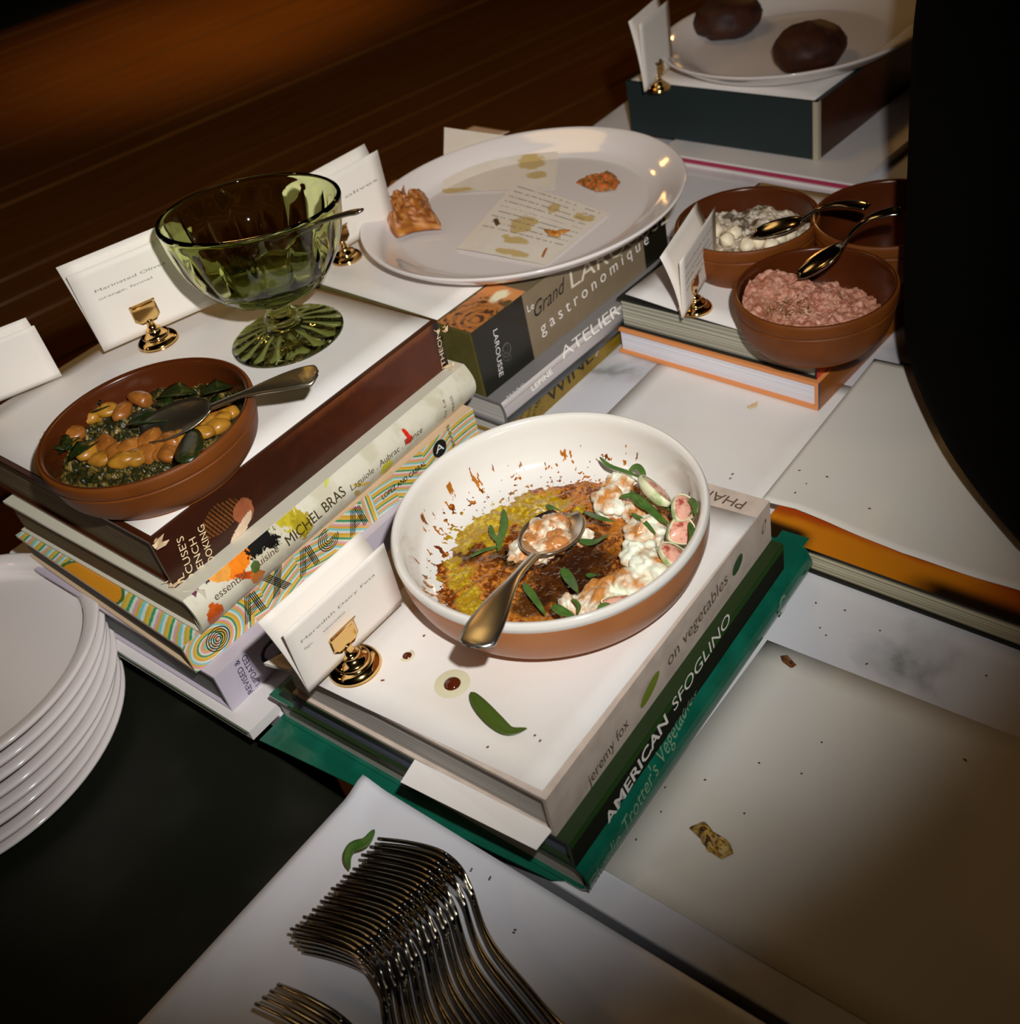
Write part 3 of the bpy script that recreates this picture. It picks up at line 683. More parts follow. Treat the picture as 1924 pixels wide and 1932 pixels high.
# parchment notes on it
def note(px4, label, stains, txt, z=PZ):
    P = [at(*p, z) for p in px4]
    def f(U, V):
        a = np.array([(1-U)*(1-V), U*(1-V), U*V, (1-U)*V]); X = sum(a[i]*P[i].x for i in range(4)); Y = sum(a[i]*P[i].y for i in range(4))
        r = np.hypot(X-pc_.x, Y-pc_.y); return X, Y, z+.0006+np.maximum(0, (r-.130))*.28+.0005*np.sin(U*5)
    def cf(U, V):
        c = mix(flat(U, rgb(222, 214, 204)), rgb(214, 202, 188), fbm(U*6, V*6)); n = fbm(U*14, V*14)
        for (u, v, ru, rv) in stains:
            d = np.hypot((U-u)/ru, (V-v)/rv)+.9*(n-.5); c = mix(c, rgb(190, 162, 98), ss(1.05, .75, d)*.9)
        if txt:
            row = (V*13) % 1; ink = (row > .45) & (row < .62) & (vn(U*60, np.floor(V*13)*7) > .32) & (U > .06) & (U < .94) & (V > .04) & (V < txt)
            c = mix(c, rgb(120, 112, 104), ink*.8)
        return c
    o = grid('paper_note', 150, 150, f, attr_mat('greasy_paper', .4), None, True, cf)
    return tag(o, label, 'paper')
note([(848, 283), (1054, 277), (1047, 355), (834, 366)], 'greasy blank paper note at the back of the big platter', [(.78, .38, .14, .16), (.84, .68, .10, .10), (.12, .95, .16, .06), (.62, .15, .05, .06), (.93, .07, .08, .05)], .0)
note([(972, 345), (1148, 402), (1030, 500), (862, 470)], 'typed paper note stained with oil on the big platter', [(.42, .52, .13, .14), (.50, .75, .16, .06), (.55, .18, .06, .08), (.86, .18, .10, .06), (.60, .92, .2, .05), (.80, .55, .06, .03)], .72, z=PZ+.0012)
def scrap(name, label, px, z, rad, hgt, cols, seed, cat='food', n=40, shape=None, pts=None):
    P = [at(*p, z) for p in pts]; c = sum(P, Vector())/len(P); m = len(P)
    def bd(a):   # boundary radius by angle
        best = 0
        for i in range(m):
            p = P[i]-c; q = P[(i+1) % m]-c; e = q-p; d = Vector((cos(a), sin(a), 0)); den = d.x*e.y-d.y*e.x
            if abs(den) < 1e-9: continue
            t = (p.x*e.y-p.y*e.x)/den; s = (p.x*d.y-p.y*d.x)/den
            if t > 0 and -1e-6 <= s <= 1+1e-6: best = max(best, t)
        return best
    nA = 72; nr = 16; ang = [2*pi*k/nA for k in range(nA)]; B_ = np.array([bd(a) for a in ang]); B_ = B_*(1+.10*(np.array([vn(np.array(a*5+seed), np.array(seed*1.))-.5 for a in ang])))
    V = []; C = []; F = []
    for i in range(nr):
        r = i/(nr-1)
        for k in range(nA):
            x = c.x+cos(ang[k])*B_[k]*r; y = c.y+sin(ang[k])*B_[k]*r
            nn_ = float(fbm(np.array(x*160+seed), np.array(y*160))); n2 = float(fbm(np.array(x*420+seed), np.array(y*420+3)))
            h = hgt*(.25+1.1*nn_)*(1-r**4)+.0012*(n2)
            V.append((x, y, z+max(h, .0002))); t_ = (n2-.35)*3
            j = min(max(t_, 0), .999)*(len(cols)-1); i0 = int(j); f0 = j-i0
            C.append([cols[i0][q]*(1-f0)+cols[min(i0+1, len(cols)-1)][q]*f0 for q in range(3)])
    for i in range(nr-1):
        for k in range(nA): F.append((i*nA+k, i*nA+(k+1) % nA, (i+1)*nA+(k+1) % nA, (i+1)*nA+k))
    o = mk(name, V, F, FOODM, None, True, np.array(C)); fix(o); return tag(o, label, cat)
scrap('pizza_scrap', 'torn orange-brown piece of pizza on the left of the big platter', None, PZ+.004, 0, .014, [rgb(150, 84, 34), rgb(120, 60, 22), rgb(176, 116, 40), rgb(206, 150, 110)], 3, pts=[(742, 335), (772, 352), (766, 378), (800, 363), (836, 432), (800, 436), (748, 449), (712, 412), (714, 385)])
scrap('pizza_scrap', 'small red and green scrap on the right of the big platter', None, PZ, 0, .008, [rgb(90, 84, 30), rgb(176, 70, 30), rgb(200, 110, 60), rgb(70, 76, 30)], 8, pts=[(1087, 345), (1115, 333), (1158, 328), (1170, 345), (1160, 360), (1125, 363)])
scrap('food_crumb', 'amber dried scrap on the typed note', None, PZ+.002, 0, .003, [rgb(190, 130, 60), rgb(150, 80, 20)], 5, pts=[(1026, 434), (1050, 440), (1082, 434), (1052, 446), (1036, 446)])
scrap('food_crumb', 'dark brown crumb above the typed note', None, PZ+.002, 0, .003, [rgb(70, 44, 20), rgb(90, 60, 30)], 6, pts=[(930, 416), (940, 414), (943, 423), (936, 428)])
scrap('food_crumb', 'reddish crumb at the lower corner of the typed note', None, PZ+.003, 0, .002, [rgb(170, 100, 60), rgb(120, 60, 20)], 7, pts=[(1034, 468), (1025, 487), (1022, 484), (1028, 472)])
# back platter
pb_ = at(1490, 52, .118)
PB = thing('serving_platter', 'white platter on the dark box at the back right', 'platter', (pb_.x, pb_.y, .0896))
rb = .178
lathe('platter_body', smooth_prof([(.0005, .006), (rb*.62, .006), (rb*.78, .010), (rb*.93, .026), (rb*.99, .030), (rb, .028), (rb*.97, .023), (rb*.80, .005), (rb*.6, 0), (.0005, .002)], 6), PORC, PB, 96)
DKF = mat('dark_roast', rgb(58, 24, 10), .6, noise=(rgb(34, 14, 8), 60, .4, .7), bump=.6, bscale=120)
for px, sz, lb in (((1375, 50), .052, 'dark brown roasted piece at the left of the back platter'), ((1528, 108), .050, 'dark brown roasted piece at the front of the back platter')):
    p = at(*px, .105); tag(blob('roast_piece', (p.x, p.y, .1185), (sz, sz*.9, .030), DKF, seed=px[0], amp=.10, n=40, flat_z=.0962), lb, 'food')

# terracotta dishes
def terra_dish(label, c, z, r, h, group=None, name='terracotta_dish'):
    T_ = thing(name, label, 'dish', (c[0], c[1], z), 0, group)
    o_ = [(.0005, .0), (r*.72, 0), (r*.80, .001), (r*.93, h*.30), (r*.985, h*.66), (r*.99, h*.72), (r*.975, h*.745), (r, h*.775), (r*1.005, h*.92), (r*.995, h*.985), (r*.975, h)]
    lathe('dish_body', smooth_prof(o_, 4), TERRA, T_, 96)
    i_ = [(r*.975, h), (r*.945, h*.985), (r*.93, h*.93), (r*.915, h*.70), (r*.87, h*.32), (r*.74, .0085), (r*.5, .007), (.0005, .007)]
    lathe('glazed_inside', smooth_prof(i_, 4), TERRAIN, T_, 96)
    return T_
ZL = .1650
def o2n(x, y): return (x*.731+y*.682, -x*.682+y*.731)
hL = .044; zL = ZL; rL = .0845; _q = at(272, 790, zL+hL); cL = (_q.x, _q.y)
terra_dish('wide terracotta dish of beans and greens at the left', cL, zL, rL, hL)
cPk = at(1537, 538, .117); terra_dish('terracotta dish of pink dip on the right stack', (cPk.x, cPk.y), .0676, .0715, .050)
cWh = at(1408, 410, .116); terra_dish('terracotta dish with crumbled white cheese behind the right card', (cWh.x, cWh.y), .0676, .0715, .048)
cDk = at(1676, 398, .116); terra_dish('dark terracotta dish in shadow at the far right', (cDk.x, cDk.y), .0676, .0715, .048)

# contents: pink dip
def field(name, c, z, r, hf, colf, m, n=150, rfac=None):
    def f(U, V):
        rr = r*U; a = 2*pi*V; X = c[0]+rr*np.cos(a); Y = c[1]+rr*np.sin(a); return X, Y, z+hf(X-c[0], Y-c[1], rr)
    return grid(name, n, n*2, f, m, None, True, lambda U, V: colf(c[0]+r*U*np.cos(2*pi*V)-c[0], r*U*np.sin(2*pi*V), r*U))
gd = Vector((at(1450, 560, .11)-at(1620, 470, .11))[:2]).normalized()   # towards the lower left of the dish
def pk_h(x, y, rr):
    s = x*gd.x+y*gd.y; return .026*ss(-.040, -.008, s+.03*(fbm(x*60+3, y*60)-.5))+.016*(fbm(x*60, y*60)-.45)+.004*fbm(x*260, y*260)-.010*ss(.9, 1, rr/.066)*0
def pk_c(x, y, rr):
    n = fbm(x*220, y*220); c = mix(flat(x, rgb(190, 138, 118)), rgb(156, 96, 74), ss(.35, .7, n)); hb = fbm(x*900+7, y*900); c2 = at(1485, 575, .11)
    d = np.hypot(x-(c2.x-cPk.x), y-(c2.y-cPk.y)); c = mix(c, rgb(84, 66, 24), ((hb > .60) & (d < .022))*1.); c = mix(c, rgb(60, 40, 20), ((hb > .72))*.8)
    return c
tag(field('pink_dip', (cPk.x, cPk.y), .0676+.011, .0635, pk_h, pk_c, FOODM), 'rough pink dip speckled with herbs in the right dish', 'food')
def wh_c(x, y, rr):
    n = fbm(x*160, y*160); c = mix(flat(x, rgb(196, 186, 170)), rgb(150, 132, 110), ss(.4, .7, n)); return mix(c, rgb(60, 44, 26), ss(.60, .68, fbm(x*60+2, y*60))*.9)
tag(field('cheese_dip', (cWh.x, cWh.y), .0676+.020, .0655, lambda x, y, r_: .012*(fbm(x*60, y*60)-.3)+.007*fbm(x*240, y*240), wh_c, FOODM, 120), 'layer of lumpy white cheese dip in the dish behind the card', 'food')
for k, px in enumerate(((1448, 436), (1470, 448), (1432, 455), (1410, 462), (1455, 462), (1385, 440), (1372, 452), (1350, 436), (1488, 440))):
    p = at(*px, .100); tag(blob('cheese_lump', (p.x, p.y, .100), (.009, .008, .007), mat('pale_cheese', rgb(222, 206, 178), .5, bump=.5), seed=k+50, n=14, amp=.3), 'small white cheese lump in the dish behind the card', 'cheese', 'cheese lumps in the back dish')

# contents of the left dish: white beans and dark greens
def lf_h(x, y, rr): return .010*(fbm(x*50, y*50)-.4)+.009*fbm(x*220, y*220)+.006*fbm(x*500, y*500)
def lf_c(x, y, rr):
    n = fbm(x*260, y*260); c = mix(flat(x, rgb(34, 34, 10)), rgb(112, 92, 42), ss(.48, .68, n)); return mix(c, rgb(22, 26, 8), ss(.5, .65, fbm(x*70, y*70+5)))
tag(field('cooked_greens', cL, zL+.013, .0775, lf_h, lf_c, attr_mat('wet_greens', .35, bump=.5, bscale=400), 170), 'dark wilted greens with crumbs covering the bottom of the left dish', 'food', ).__setitem__('kind', 'stuff')
BEAN = mat('orange_bean', rgb(138, 80, 28, 1.1), .34, noise=(rgb(164, 102, 40, 1.1), 80, .4, .7), coat=.3, bump=.25, bscale=200)
BEANY = mat('yellow_bean', rgb(168, 116, 34, 1.1), .34, noise=(rgb(130, 82, 22, 1.1), 90, .45, .7), coat=.3, bump=.25, bscale=200)
rr_ = random.Random(9)
beans = [(245, 745, 0), (215, 765, 0), (176, 796, 1), (178, 790, 1), (205, 785, 1), (235, 782, 0), (270, 762, 0), (140, 832, 0), (172, 862, 1), (196, 872, 1), (222, 862, 0), (238, 880, 1), (262, 872, 1), (205, 850, 0), (256, 855, 0), (290, 842, 0),
         (305, 855, 0), (282, 862, 0), (330, 840, 0), (322, 862, 0), (345, 838, 1), (380, 815, 1), (395, 806, 1), (420, 800, 1), (405, 792, 0), (432, 786, 1), (388, 828, 1), (370, 840, 1), (150, 852, 1), (250, 730, 0), (412, 814, 1), (352, 860, 1)]
for k, (x, y, t_) in enumerate(beans):
    p = at(x, y, zL+.021); a = rr_.uniform(0, pi); e = .0125 if t_ == 0 else .0110
    V = []; rot = (Matrix.Rotation(a, 3, 'Z') @ Matrix.Rotation(rr_.uniform(-.5, .5), 3, 'X'))
    o = blob('butter_bean', (p.x, p.y, zL+.024+rr_.uniform(0, .004)), (e, e*.68, e*.50), BEANY if t_ else BEAN, seed=k+3, amp=.22, fr=1.1, n=20, rot=rot)
    tag(o, 'orange-brown butter bean in the left dish' if t_ == 0 else 'yellowish butter bean in the left dish', 'bean', 'orange-brown beans in the left dish' if t_ == 0 else 'yellowish beans in the left dish')

def leaf(pts, wid, m, label=None, group=None, fold=.25, name='herb_leaf', droop=0., cat='leaf'):
    P = smooth_prof([tuple(p) for p in pts], 5); n = len(P); V = []; F = []
    for i, p in enumerate(P):
        p = Vector(p); t = (Vector(P[min(i+1, n-1)])-Vector(P[max(i-1, 0)])).normalized(); s = t.cross(Vector((0, 0, 1))).normalized()
        f = i/(n-1); w = wid*max(.04, sin(pi*min(1, f**.8))**.8)
        V += [p-s*w+Vector((0, 0, w*fold)), p-s*w*.5+Vector((0, 0, w*fold*.6)), p, p+s*w*.5+Vector((0, 0, w*fold*.6)), p+s*w+Vector((0, 0, w*fold))]
    for i in range(n-1):
        for k in range(4): F.append((5*i+k, 5*i+k+1, 5*i+k+6, 5*i+k+5))
    o = mk(name, V, F, m, None, True); solid(o, .0004, 0)
    if label: tag(o, label, cat, group)
    return o
DGREEN = mat('dark_leaf', rgb(28, 40, 12), .3, noise=(rgb(96, 88, 40), 170, .62, .72), bump=.5, bscale=300)
leaf([at(362, 808, zL+.034), at(356, 835, zL+.044), at(352, 858, zL+.048), at(356, 872, zL+.045)], .0105, DGREEN, 'round dark wilted leaf hanging over the rim of the left dish', fold=-.25)
for k, (a, b, w_) in enumerate((((98, 838), (138, 848), .009), ((110, 858), (150, 825), .007), ((138, 772), (170, 785), .008), ((300, 748), (370, 742), .010), ((380, 745), (440, 730), .010), ((330, 770), (290, 760), .007), ((130, 868), (190, 830), .009), ((92, 812), (118, 828), .007), ((240, 800), (330, 790), .010), ((176, 778), (206, 768), .008), ((390, 765), (430, 760), .009))):
    za = zL+.028
    leaf([at(*a, za), at((a[0]+b[0])/2, (a[1]+b[1])/2-3, za+.004), at(*b, za)], w_, DGREEN, 'dark wilted leaf among the beans in the left dish', 'wilted leaves in the left dish', fold=.4)

# ---------------------------------------------------------------- front bowl
cB = o2n(.0250, .5635); zB = .0958; hB = .052; rB = .1105
BO = thing('gratin_bowl', 'big round bowl, white inside and terracotta outside, on the front stack', 'bowl', (cB[0], cB[1], zB))
ow = [(.0005, 0), (rB*.74, 0), (rB*.80, .0015), (rB*.93, .012), (rB*.99, .027), (rB*1.004, .040), (rB*1.005, .0455)]
TERRAB = mat('satin_terracotta', rgb(172, 108, 62, 1.2), .32, spec=.5, noise=(rgb(160, 98, 54, 1.2), 20, .4, .7))
lathe('bowl_outside', smooth_prof(ow, 6), TERRAB, BO, 128)
CREAMG = mat('cream_glaze', rgb(210, 205, 199), .12, spec=.6, coat=.3)
inner_pts = [(rB*1.005, .0455), (rB*1.012, .049), (rB*.995, .0525), (rB*.965, .0515), (rB*.95, .047), (rB*.935, .034), (rB*.89, .018), (rB*.78, .0085), (rB*.6, .0065), (.0005, .006)]
ip = smooth_prof(inner_pts, 6)
lathe('glazed_inside', ip, CREAMG, BO, 128)
iz = np.array(sorted([(r_, z_) for r_, z_ in ip if z_ < .048 and r_ < rB*.952])); 
def bowl_z(r_): return np.interp(r_, iz[:, 0], iz[:, 1])
SZ = zB+.012
def bl(px, z=SZ): p = at(*px, z); return p.x-cB[0], p.y-cB[1]
oil = [(bl(p), r_) for p, r_ in (((940, 965), .022), ((900, 980), .016), ((985, 955), .020), ((1040, 945), .012), ((1010, 975), .016), ((870, 1010), .012), ((865, 1090), .013), ((890, 1140), .010), ((910, 1150), .010), ((850, 1060), .007), ((880, 1120), .010), ((1090, 960), .006), ((930, 1010), .010))]
dark = [(bl(p), r_) for p, r_ in (((1090, 1030), .022), ((1110, 1070), .024), ((1050, 1090), .024), ((880, 1040), .012), ((1000, 1130), .014), ((950, 1040), .012))]
lx, ly = bl((790, 1020)); ll = hypot(lx, ly); lx /= ll; ly /= ll
tx, ty = bl((1000, 850)); tl = hypot(tx, ty); tx /= tl; ty /= tl
def sauce_mask(x, y):
    r_ = np.hypot(x, y); n = fbm(x*70, y*70); n2 = fbm(x*260+3, y*260)
    a = (x*lx+y*ly); b = (x*tx+y*ty)
    lim = .091-.004*ss(.03, .09, a)-.020*ss(.02, .09, b)
    base = r_ < lim+.026*(n-.5)+.012*(n2-.5)
    sp = (fbm(x*300+9, y*300) > .665-.03*ss(.04, .09, a)) & ((a > .02) | (b > .03)) & (r_ < .103) & (a+b > .02)
    sp2 = (n2 > .62) & (r_ < lim+.012)
    return base | sp | sp2
def sauce_col(x, y):
    n = fbm(x*130, y*130); n2 = fbm(x*420, y*420); n3 = fbm(x*60+7, y*60)
    c = mix(flat(x, rgb(156, 92, 24)), rgb(96, 42, 8), ss(.35, .62, n)); c = mix(c, rgb(176, 108, 40), ss(.52, .66, n2))
    for (p, q), r_ in dark:
        d = np.hypot(x-p, y-q)/r_+1.1*(n-.5); c = mix(c, rgb(40, 16, 6), ss(1.1, .6, d)*.85)
    o_ = np.zeros_like(x)
    for (p, q), r_ in oil:
        d = np.hypot(x-p, y-q)/r_+1.6*(n-.5)+.9*(n2-.5); o_ = np.maximum(o_, ss(1.1, .8, d))
    c = mix(c, rgb(150, 118, 10), o_*.9); c = mix(c, rgb(184, 158, 36), o_*ss(.5, .7, n2))
    return c
def sauce(U, V):
    x = (U*2-1)*.104; y = (V*2-1)*.104; r_ = np.hypot(x, y); n2 = fbm(x*300, y*300)
    lift = .0010+.0030*ss(.095, .06, r_)*fbm(x*110, y*110)+.0012*n2
    return cB[0]+x, cB[1]+y, zB+bowl_z(r_)+lift
o = grid('sauce', 420, 420, sauce, FOOD, None, True, lambda U, V: sauce_col((U*2-1)*.104, (V*2-1)*.104), lambda U, V: sauce_mask((U*2-1)*.104, (V*2-1)*.104) & (np.hypot((U*2-1)*.104, (V*2-1)*.104) < .1035))
tag(o, 'brown sauce and yellow oil smeared over the inside of the front bowl', 'sauce', kind='stuff')
# cheese chunks
chs = [((1165, 905), .016, .011, .010, 'white cheese chunk with brown spice at the back right of the bowl'), ((1150, 940), .018, .013, .012, 'white cheese chunk below the back right chunk'), ((1205, 955), .013, .011, .010, 'white cheese chunk beside the fig slice'),
       ((1220, 1000), .020, .015, .013, 'large white cheese chunk under the tarragon at the right'), ((1205, 1040), .018, .014, .012, 'spiced white cheese chunk in the middle right of the bowl'), ((1235, 1070), .022, .016, .013, 'widest white cheese chunk along the right wall of the bowl'),
       ((1190, 1095), .019, .014, .011, 'white cheese chunk in the lower right of the bowl'), ((1125, 1120), .020, .012, .011, 'white cheese chunk at the front of the bowl beside the tarragon'), ((1075, 1140), .016, .010, .010, 'smooth white cheese chunk at the front edge of the bowl'), ((1165, 1130), .013, .009, .009, 'small white cheese chunk at the front right of the bowl'), ((1100, 1000), .008, .006, .007, 'small cheese crumb near the spoon')]
for k, (px, a, b, h_, lb) in enumerate(chs):
    p = at(*px, zB+.020); r_ = hypot(p.x-cB[0], p.y-cB[1]); zf = zB+float(bowl_z(r_))
    tag(blob('cheese_chunk', (p.x, p.y, max(zf, zB+.008)+h_*.55), (a*.86, b*.95, h_), CHEESE, seed=k+20, amp=.34, fr=1.5, n=64, rot=Matrix.Rotation(k*.9, 3, 'Z')), lb, 'cheese')
# figs
FIGP = mat('fig_flesh', rgb(214, 160, 140), .25, noise=(rgb(160, 70, 56), 190, .48, .66), coat=.4, bump=.5, bscale=300)
FIGW = mat('fig_rind', rgb(206, 206, 170), .4, noise=(rgb(120, 150, 70), 90, .5, .7))
def fig(px, z, ax, ay, yaw, tilt, label):
    p = at(*px, z); Mx = Matrix.Translation(p) @ Matrix.Rotation(yaw, 4, 'Z') @ Matrix.Rotation(tilt, 4, 'X')
    T_ = thing('fig_slice', label, 'fig', mtx=Mx)
    def f(U, V, k):
        a = 2*pi*V; return k*ax*U*np.cos(a), k*ay*U*np.sin(a)*(1+.35*np.cos(a)), .003*(1-U**2)
    grid('flesh', 8, 28, lambda U, V: f(U, V, .93), FIGP, T_)
    lathe('rind', [(.90, .0006), (.96, .0012), (1.0, .0003), (1.0, -.003), (.6, -.007), (.02, -.009)], FIGW, T_, 28, fn=lambda r_, z_, a: (ax*r_*cos(a), ay*r_*sin(a)*(1+.35*cos(a)), z_))
fig((1240, 925), zB+.040, .017, .012, R(60), R(52), 'pink fig slice standing at the back right of the bowl')
fig((1290, 960), zB+.040, .012, .009, R(10), R(40), 'fig slice with pale rind against the right wall of the bowl')
fig((1285, 1003), zB+.032, .011, .010, R(-20), R(46), 'pink fig quarter below the tarragon at the right wall')
fig((1268, 1045), zB+.030, .010, .009, R(30), R(30), 'pale fig wedge low on the right wall of the bowl')
fig((1172, 1138), zB+.026, .014, .006, R(-70), R(20), 'reddish fig wedge at the front right of the bowl')
# tarragon
z1 = zB+.036; z2 = zB+.018
for pts, w_, lb in (
    ([(1131, 862), (1150, 880), (1185, 892), (1215, 905)], .0026, 'thin curled tarragon sprig at the back right rim of the bowl'), ([(1185, 893), (1200, 880), (1213, 892), (1216, 906)], .0034, 'hooked green bean-like leaf at the back right of the bowl'),
    ([(1168, 938), (1200, 940), (1240, 975), (1262, 990)], .0046, 'tarragon leaf crossing the cheese to the right'), ([(1190, 925), (1205, 950), (1225, 965)], .0036, 'short tarragon leaf on the cheese'), ([(1218, 934), (1255, 952), (1290, 975), (1312, 960)], .0048, 'broad tarragon leaf beside the fig'),
    ([(1262, 960), (1290, 945), (1308, 950), (1312, 975)], .0042, 'tarragon leaf against the right wall'), ([(1190, 968), (1215, 985), (1238, 1008)], .0026, 'small tarragon leaf on the spiced cheese'), ([(1030, 952), (1055, 972), (1075, 1000)], .0036, 'tarragon leaf above the spoon'),
    ([(949, 960), (952, 990), (944, 1020), (940, 1040)], .0042, 'upright tarragon leaf left of the spoon'), ([(925, 990), (930, 1010), (946, 1030)], .0028, 'curled tarragon leaf left of the spoon'), ([(885, 1052), (915, 1038), (945, 1030)], .0022, 'thin tarragon leaf over the brown sauce'),
    ([(1090, 1020), (1120, 1025), (1150, 1008)], .0044, 'tarragon leaf right of the spoon'), ([(1100, 965), (1130, 978), (1158, 984)], .0032, 'tarragon leaf under the cheese'), ([(1060, 1072), (1075, 1095), (1090, 1118)], .0052, 'tarragon leaf in front of the spoon on the cheese'),
    ([(986, 1100), (1005, 1125), (1030, 1162)], .0038, 'long tarragon leaf beside the spoon handle'), ([(1042, 1142), (1060, 1155), (1085, 1163)], .0050, 'tarragon leaf at the front edge of the cheese'), ([(1078, 1130), (1092, 1143), (1090, 1160)], .0020, 'thin tarragon strip on the front cheese'),
    ([(1105, 1085), (1120, 1088), (1132, 1084)], .0034, 'short tarragon leaf in the dark sauce'), ([(1128, 1150), (1140, 1144), (1152, 1140)], .0036, 'tarragon tip near the front right rim'), ([(1300, 985), (1306, 1010), (1298, 1036)], .0030, 'tarragon stem down the right wall')):
    V = []
    for p in pts:
        q = at(*p, zB+.028); r_ = hypot(q.x-cB[0], q.y-cB[1]); right = p[0] > 1120 or p[1] > 1110 and p[0] > 1035
        zz = zB+float(bowl_z(min(r_, .1)))+(.022 if right else .010); zz = min(zz, zB+.052); V.append(at(*p, zz))
    leaf(V, w_*.72, GREEN, lb, fold=.35)

# ---------------------------------------------------------------- spoons
def spoon(label, tip, end, bowl_l, bowl_w, neck_w, end_w, m=STEEL, name='serving_spoon', arch=.010, roll=0., deep=.007, group=None):
    A = Vector(tip); B_ = Vector(end); L = (B_-A).length; x = (B_-A).normalized(); y = Vector((0, 0, 1)).cross(x).normalized(); z = x.cross(y)
    y2 = y*cos(roll)+z*sin(roll); z2 = x.cross(y2)
    Mx = Matrix(((x.x, y2.x, z2.x, A.x), (x.y, y2.y, z2.y, A.y), (x.z, y2.z, z2.z, A.z), (0, 0, 0, 1)))
    T_ = thing(name, label, 'spoon', mtx=Mx, group=group)
    def fb(U, V):
        a = 1-np.cos(U*pi/2*1.0) if False else U; s = bowl_l*U; k = np.sqrt(np.clip(1-((s-bowl_l*.46)/(bowl_l*.5))**2, 0, 1)); k = np.maximum(k, neck_w/bowl_w*ss(.8, 1, U)); w = bowl_w/2*k*(2*V-1)
        zz = -deep*(k**1.0)*(1-(2*V-1)**2)+.001; return s, w, zz
    solid(grid('spoon_bowl', 28, 15, fb, m, T_), .0012, 0)
    def fh(U, V):
        s = bowl_l*.965+(L-bowl_l*.965)*U; w = neck_w/2+(end_w/2-neck_w/2)*ss(.25, .88, U); w = w*np.sqrt(np.clip(1-ss(.93, 1.0, U)**2*.97, .02, 1))
        zz = arch*np.sin(pi*np.clip(U*1.05, 0, 1))**1.0*.8+.0006+.0014*(1-(2*V-1)**2)-.001*ss(.85, 1, U); return s, w*(2*V-1), zz
    solid(grid('handle', 44, 9, fh, m, T_), .0020, 0)
    return T_
SP = spoon('big serving spoon leaning on the rim of the front bowl', at(1068, 965, zB+.031), at(893, 1222, zB+.071), .066, .044, .0065, .024, arch=.006)
# food heaped in the spoon
for k, (px, s_, m_, lb) in enumerate((((1020, 1000), .0135, CHEESE, 'white and brown cheese heaped in the serving spoon'), ((1042, 990), .0125, mat('creamy_brown', rgb(176, 116, 66), .25, noise=(rgb(222, 206, 180), 60, .5, .6), coat=.4, bump=.6, bscale=200), 'brown sauced cheese heaped in the serving spoon'), ((985, 1035), .0110, CHEESE, 'white cheese lump at the neck of the serving spoon'), ((1005, 1015), .0120, MATS['creamy_brown'], 'sauced lump in the middle of the serving spoon'), ((1050, 1018), .0115, MATS['creamy_brown'], 'sauced lump at the right edge of the serving spoon'), ((1022, 1035), .0115, MATS['creamy_brown'], 'sauced lump at the front of the serving spoon'))):
    p = at(*px, zB+.036); tag(blob('cheese_lump', (p.x, p.y, zB+.034), (s_, s_*.85, s_*.55), m_, seed=k+90, amp=.35, fr=2, n=40), lb, 'cheese')
spoon('tarnished serving spoon lying across the left dish', at(262, 815, zL+.030), at(600, 705, zL+.058), .068, .042, .0065, .022, m=mat('tarnished_steel', (.46, .42, .32), .36, metal=1., bump=.3, bscale=160), arch=.003, roll=.15)
spoon('dark spoon in the pink dip at the right', at(1505, 520, .118), at(1700, 395, .175), .05, .034, .005, .014, name='small_spoon', m=STEELD)
spoon('dark spoon in the crumbled cheese dish', at(1420, 440, .112), at(1640, 388, .150), .055, .036, .005, .014, name='small_spoon', m=STEELD)

# ---------------------------------------------------------------- green goblet
GLASS = mat('green_glass', (.74, .80, .40), .02, trans=1., ior=1.5)
fc = o2n(-.155, .864); gz = ZL
tiltdir = (UY.cross(Vector((0, 0, 1))))
Mg = Matrix.Translation((fc[0], fc[1], gz)) @ Matrix.Scale(.955, 4)
GO = thing('glass_goblet', 'green pressed-glass footed goblet on the left stack', 'goblet', mtx=Mg)
def flute(r_, z_, a, n=18, amp=.025, lo=0, hi=1):
    k = 1+amp*(abs(cos(a*n/2))-.5)*2*(1 if lo <= z_ <= hi else 0); return (r_*k*cos(a), r_*k*sin(a), z_)
Rg = .0855; Hg = .127
outb = smooth_prof([(.0005, .040), (.012, .040), (.026, .043), (.046, .052), (.062, .066), (.074, .083), (.081, .102), (Rg, .122), (Rg+.0005, Hg), (Rg-.0012, Hg+.0015), (Rg-.0035, Hg), (.0775, .103), (.0695, .084), (.057, .069), (.040, .058), (.020, .0515), (.0005, .050)], 5)
_gr = Matrix.Rotation(R(4.0), 3, _hd) @ Matrix.Rotation(R(-3.0), 3, _rt)
def fl_b(r_, z_, a):
    out = 1
    ro = float(np.interp(z_, [.043, .052, .066, .083, .102, .122], [.026, .046, .062, .074, .081, .0855]))
    w_ = np.clip((z_-.055)/.02, 0, 1)*np.clip((.118-z_)/.008, 0, 1)*(r_ > ro-.0018); k = 1+.034*float(w_)*(abs(cos(a*9))**.45-.8)
    k *= .945; q_ = _gr @ Vector((r_*k*cos(a), r_*k*sin(a), z_-.04)); return (q_.x, q_.y, q_.z+.04)
lathe('goblet_bowl', outb, GLASS, GO, 144, fn=fl_b)
stem = smooth_prof([(.0005, .0405), (.013, .040), (.0105, .034), (.0135, .028), (.0165, .023), (.0145, .018), (.018, .014), (.030, .010), (.044, .0055), (.0525, .0035), (.0540, .002), (.053, .0004), (.046, .0002), (.0005, .0028)], 5)
def fl_f(r_, z_, a):
    w_ = float(np.clip((r_-.018)/.012, 0, 1)*np.clip((.0535-r_)/.003, 0, 1)); zz = z_+(.0016*w_*(abs(cos(a*9))**3) if z_ > .003 else 0)
    return (r_*cos(a), r_*sin(a), zz)
lathe('goblet_foot', stem, GLASS, GO, 144, fn=fl_f)
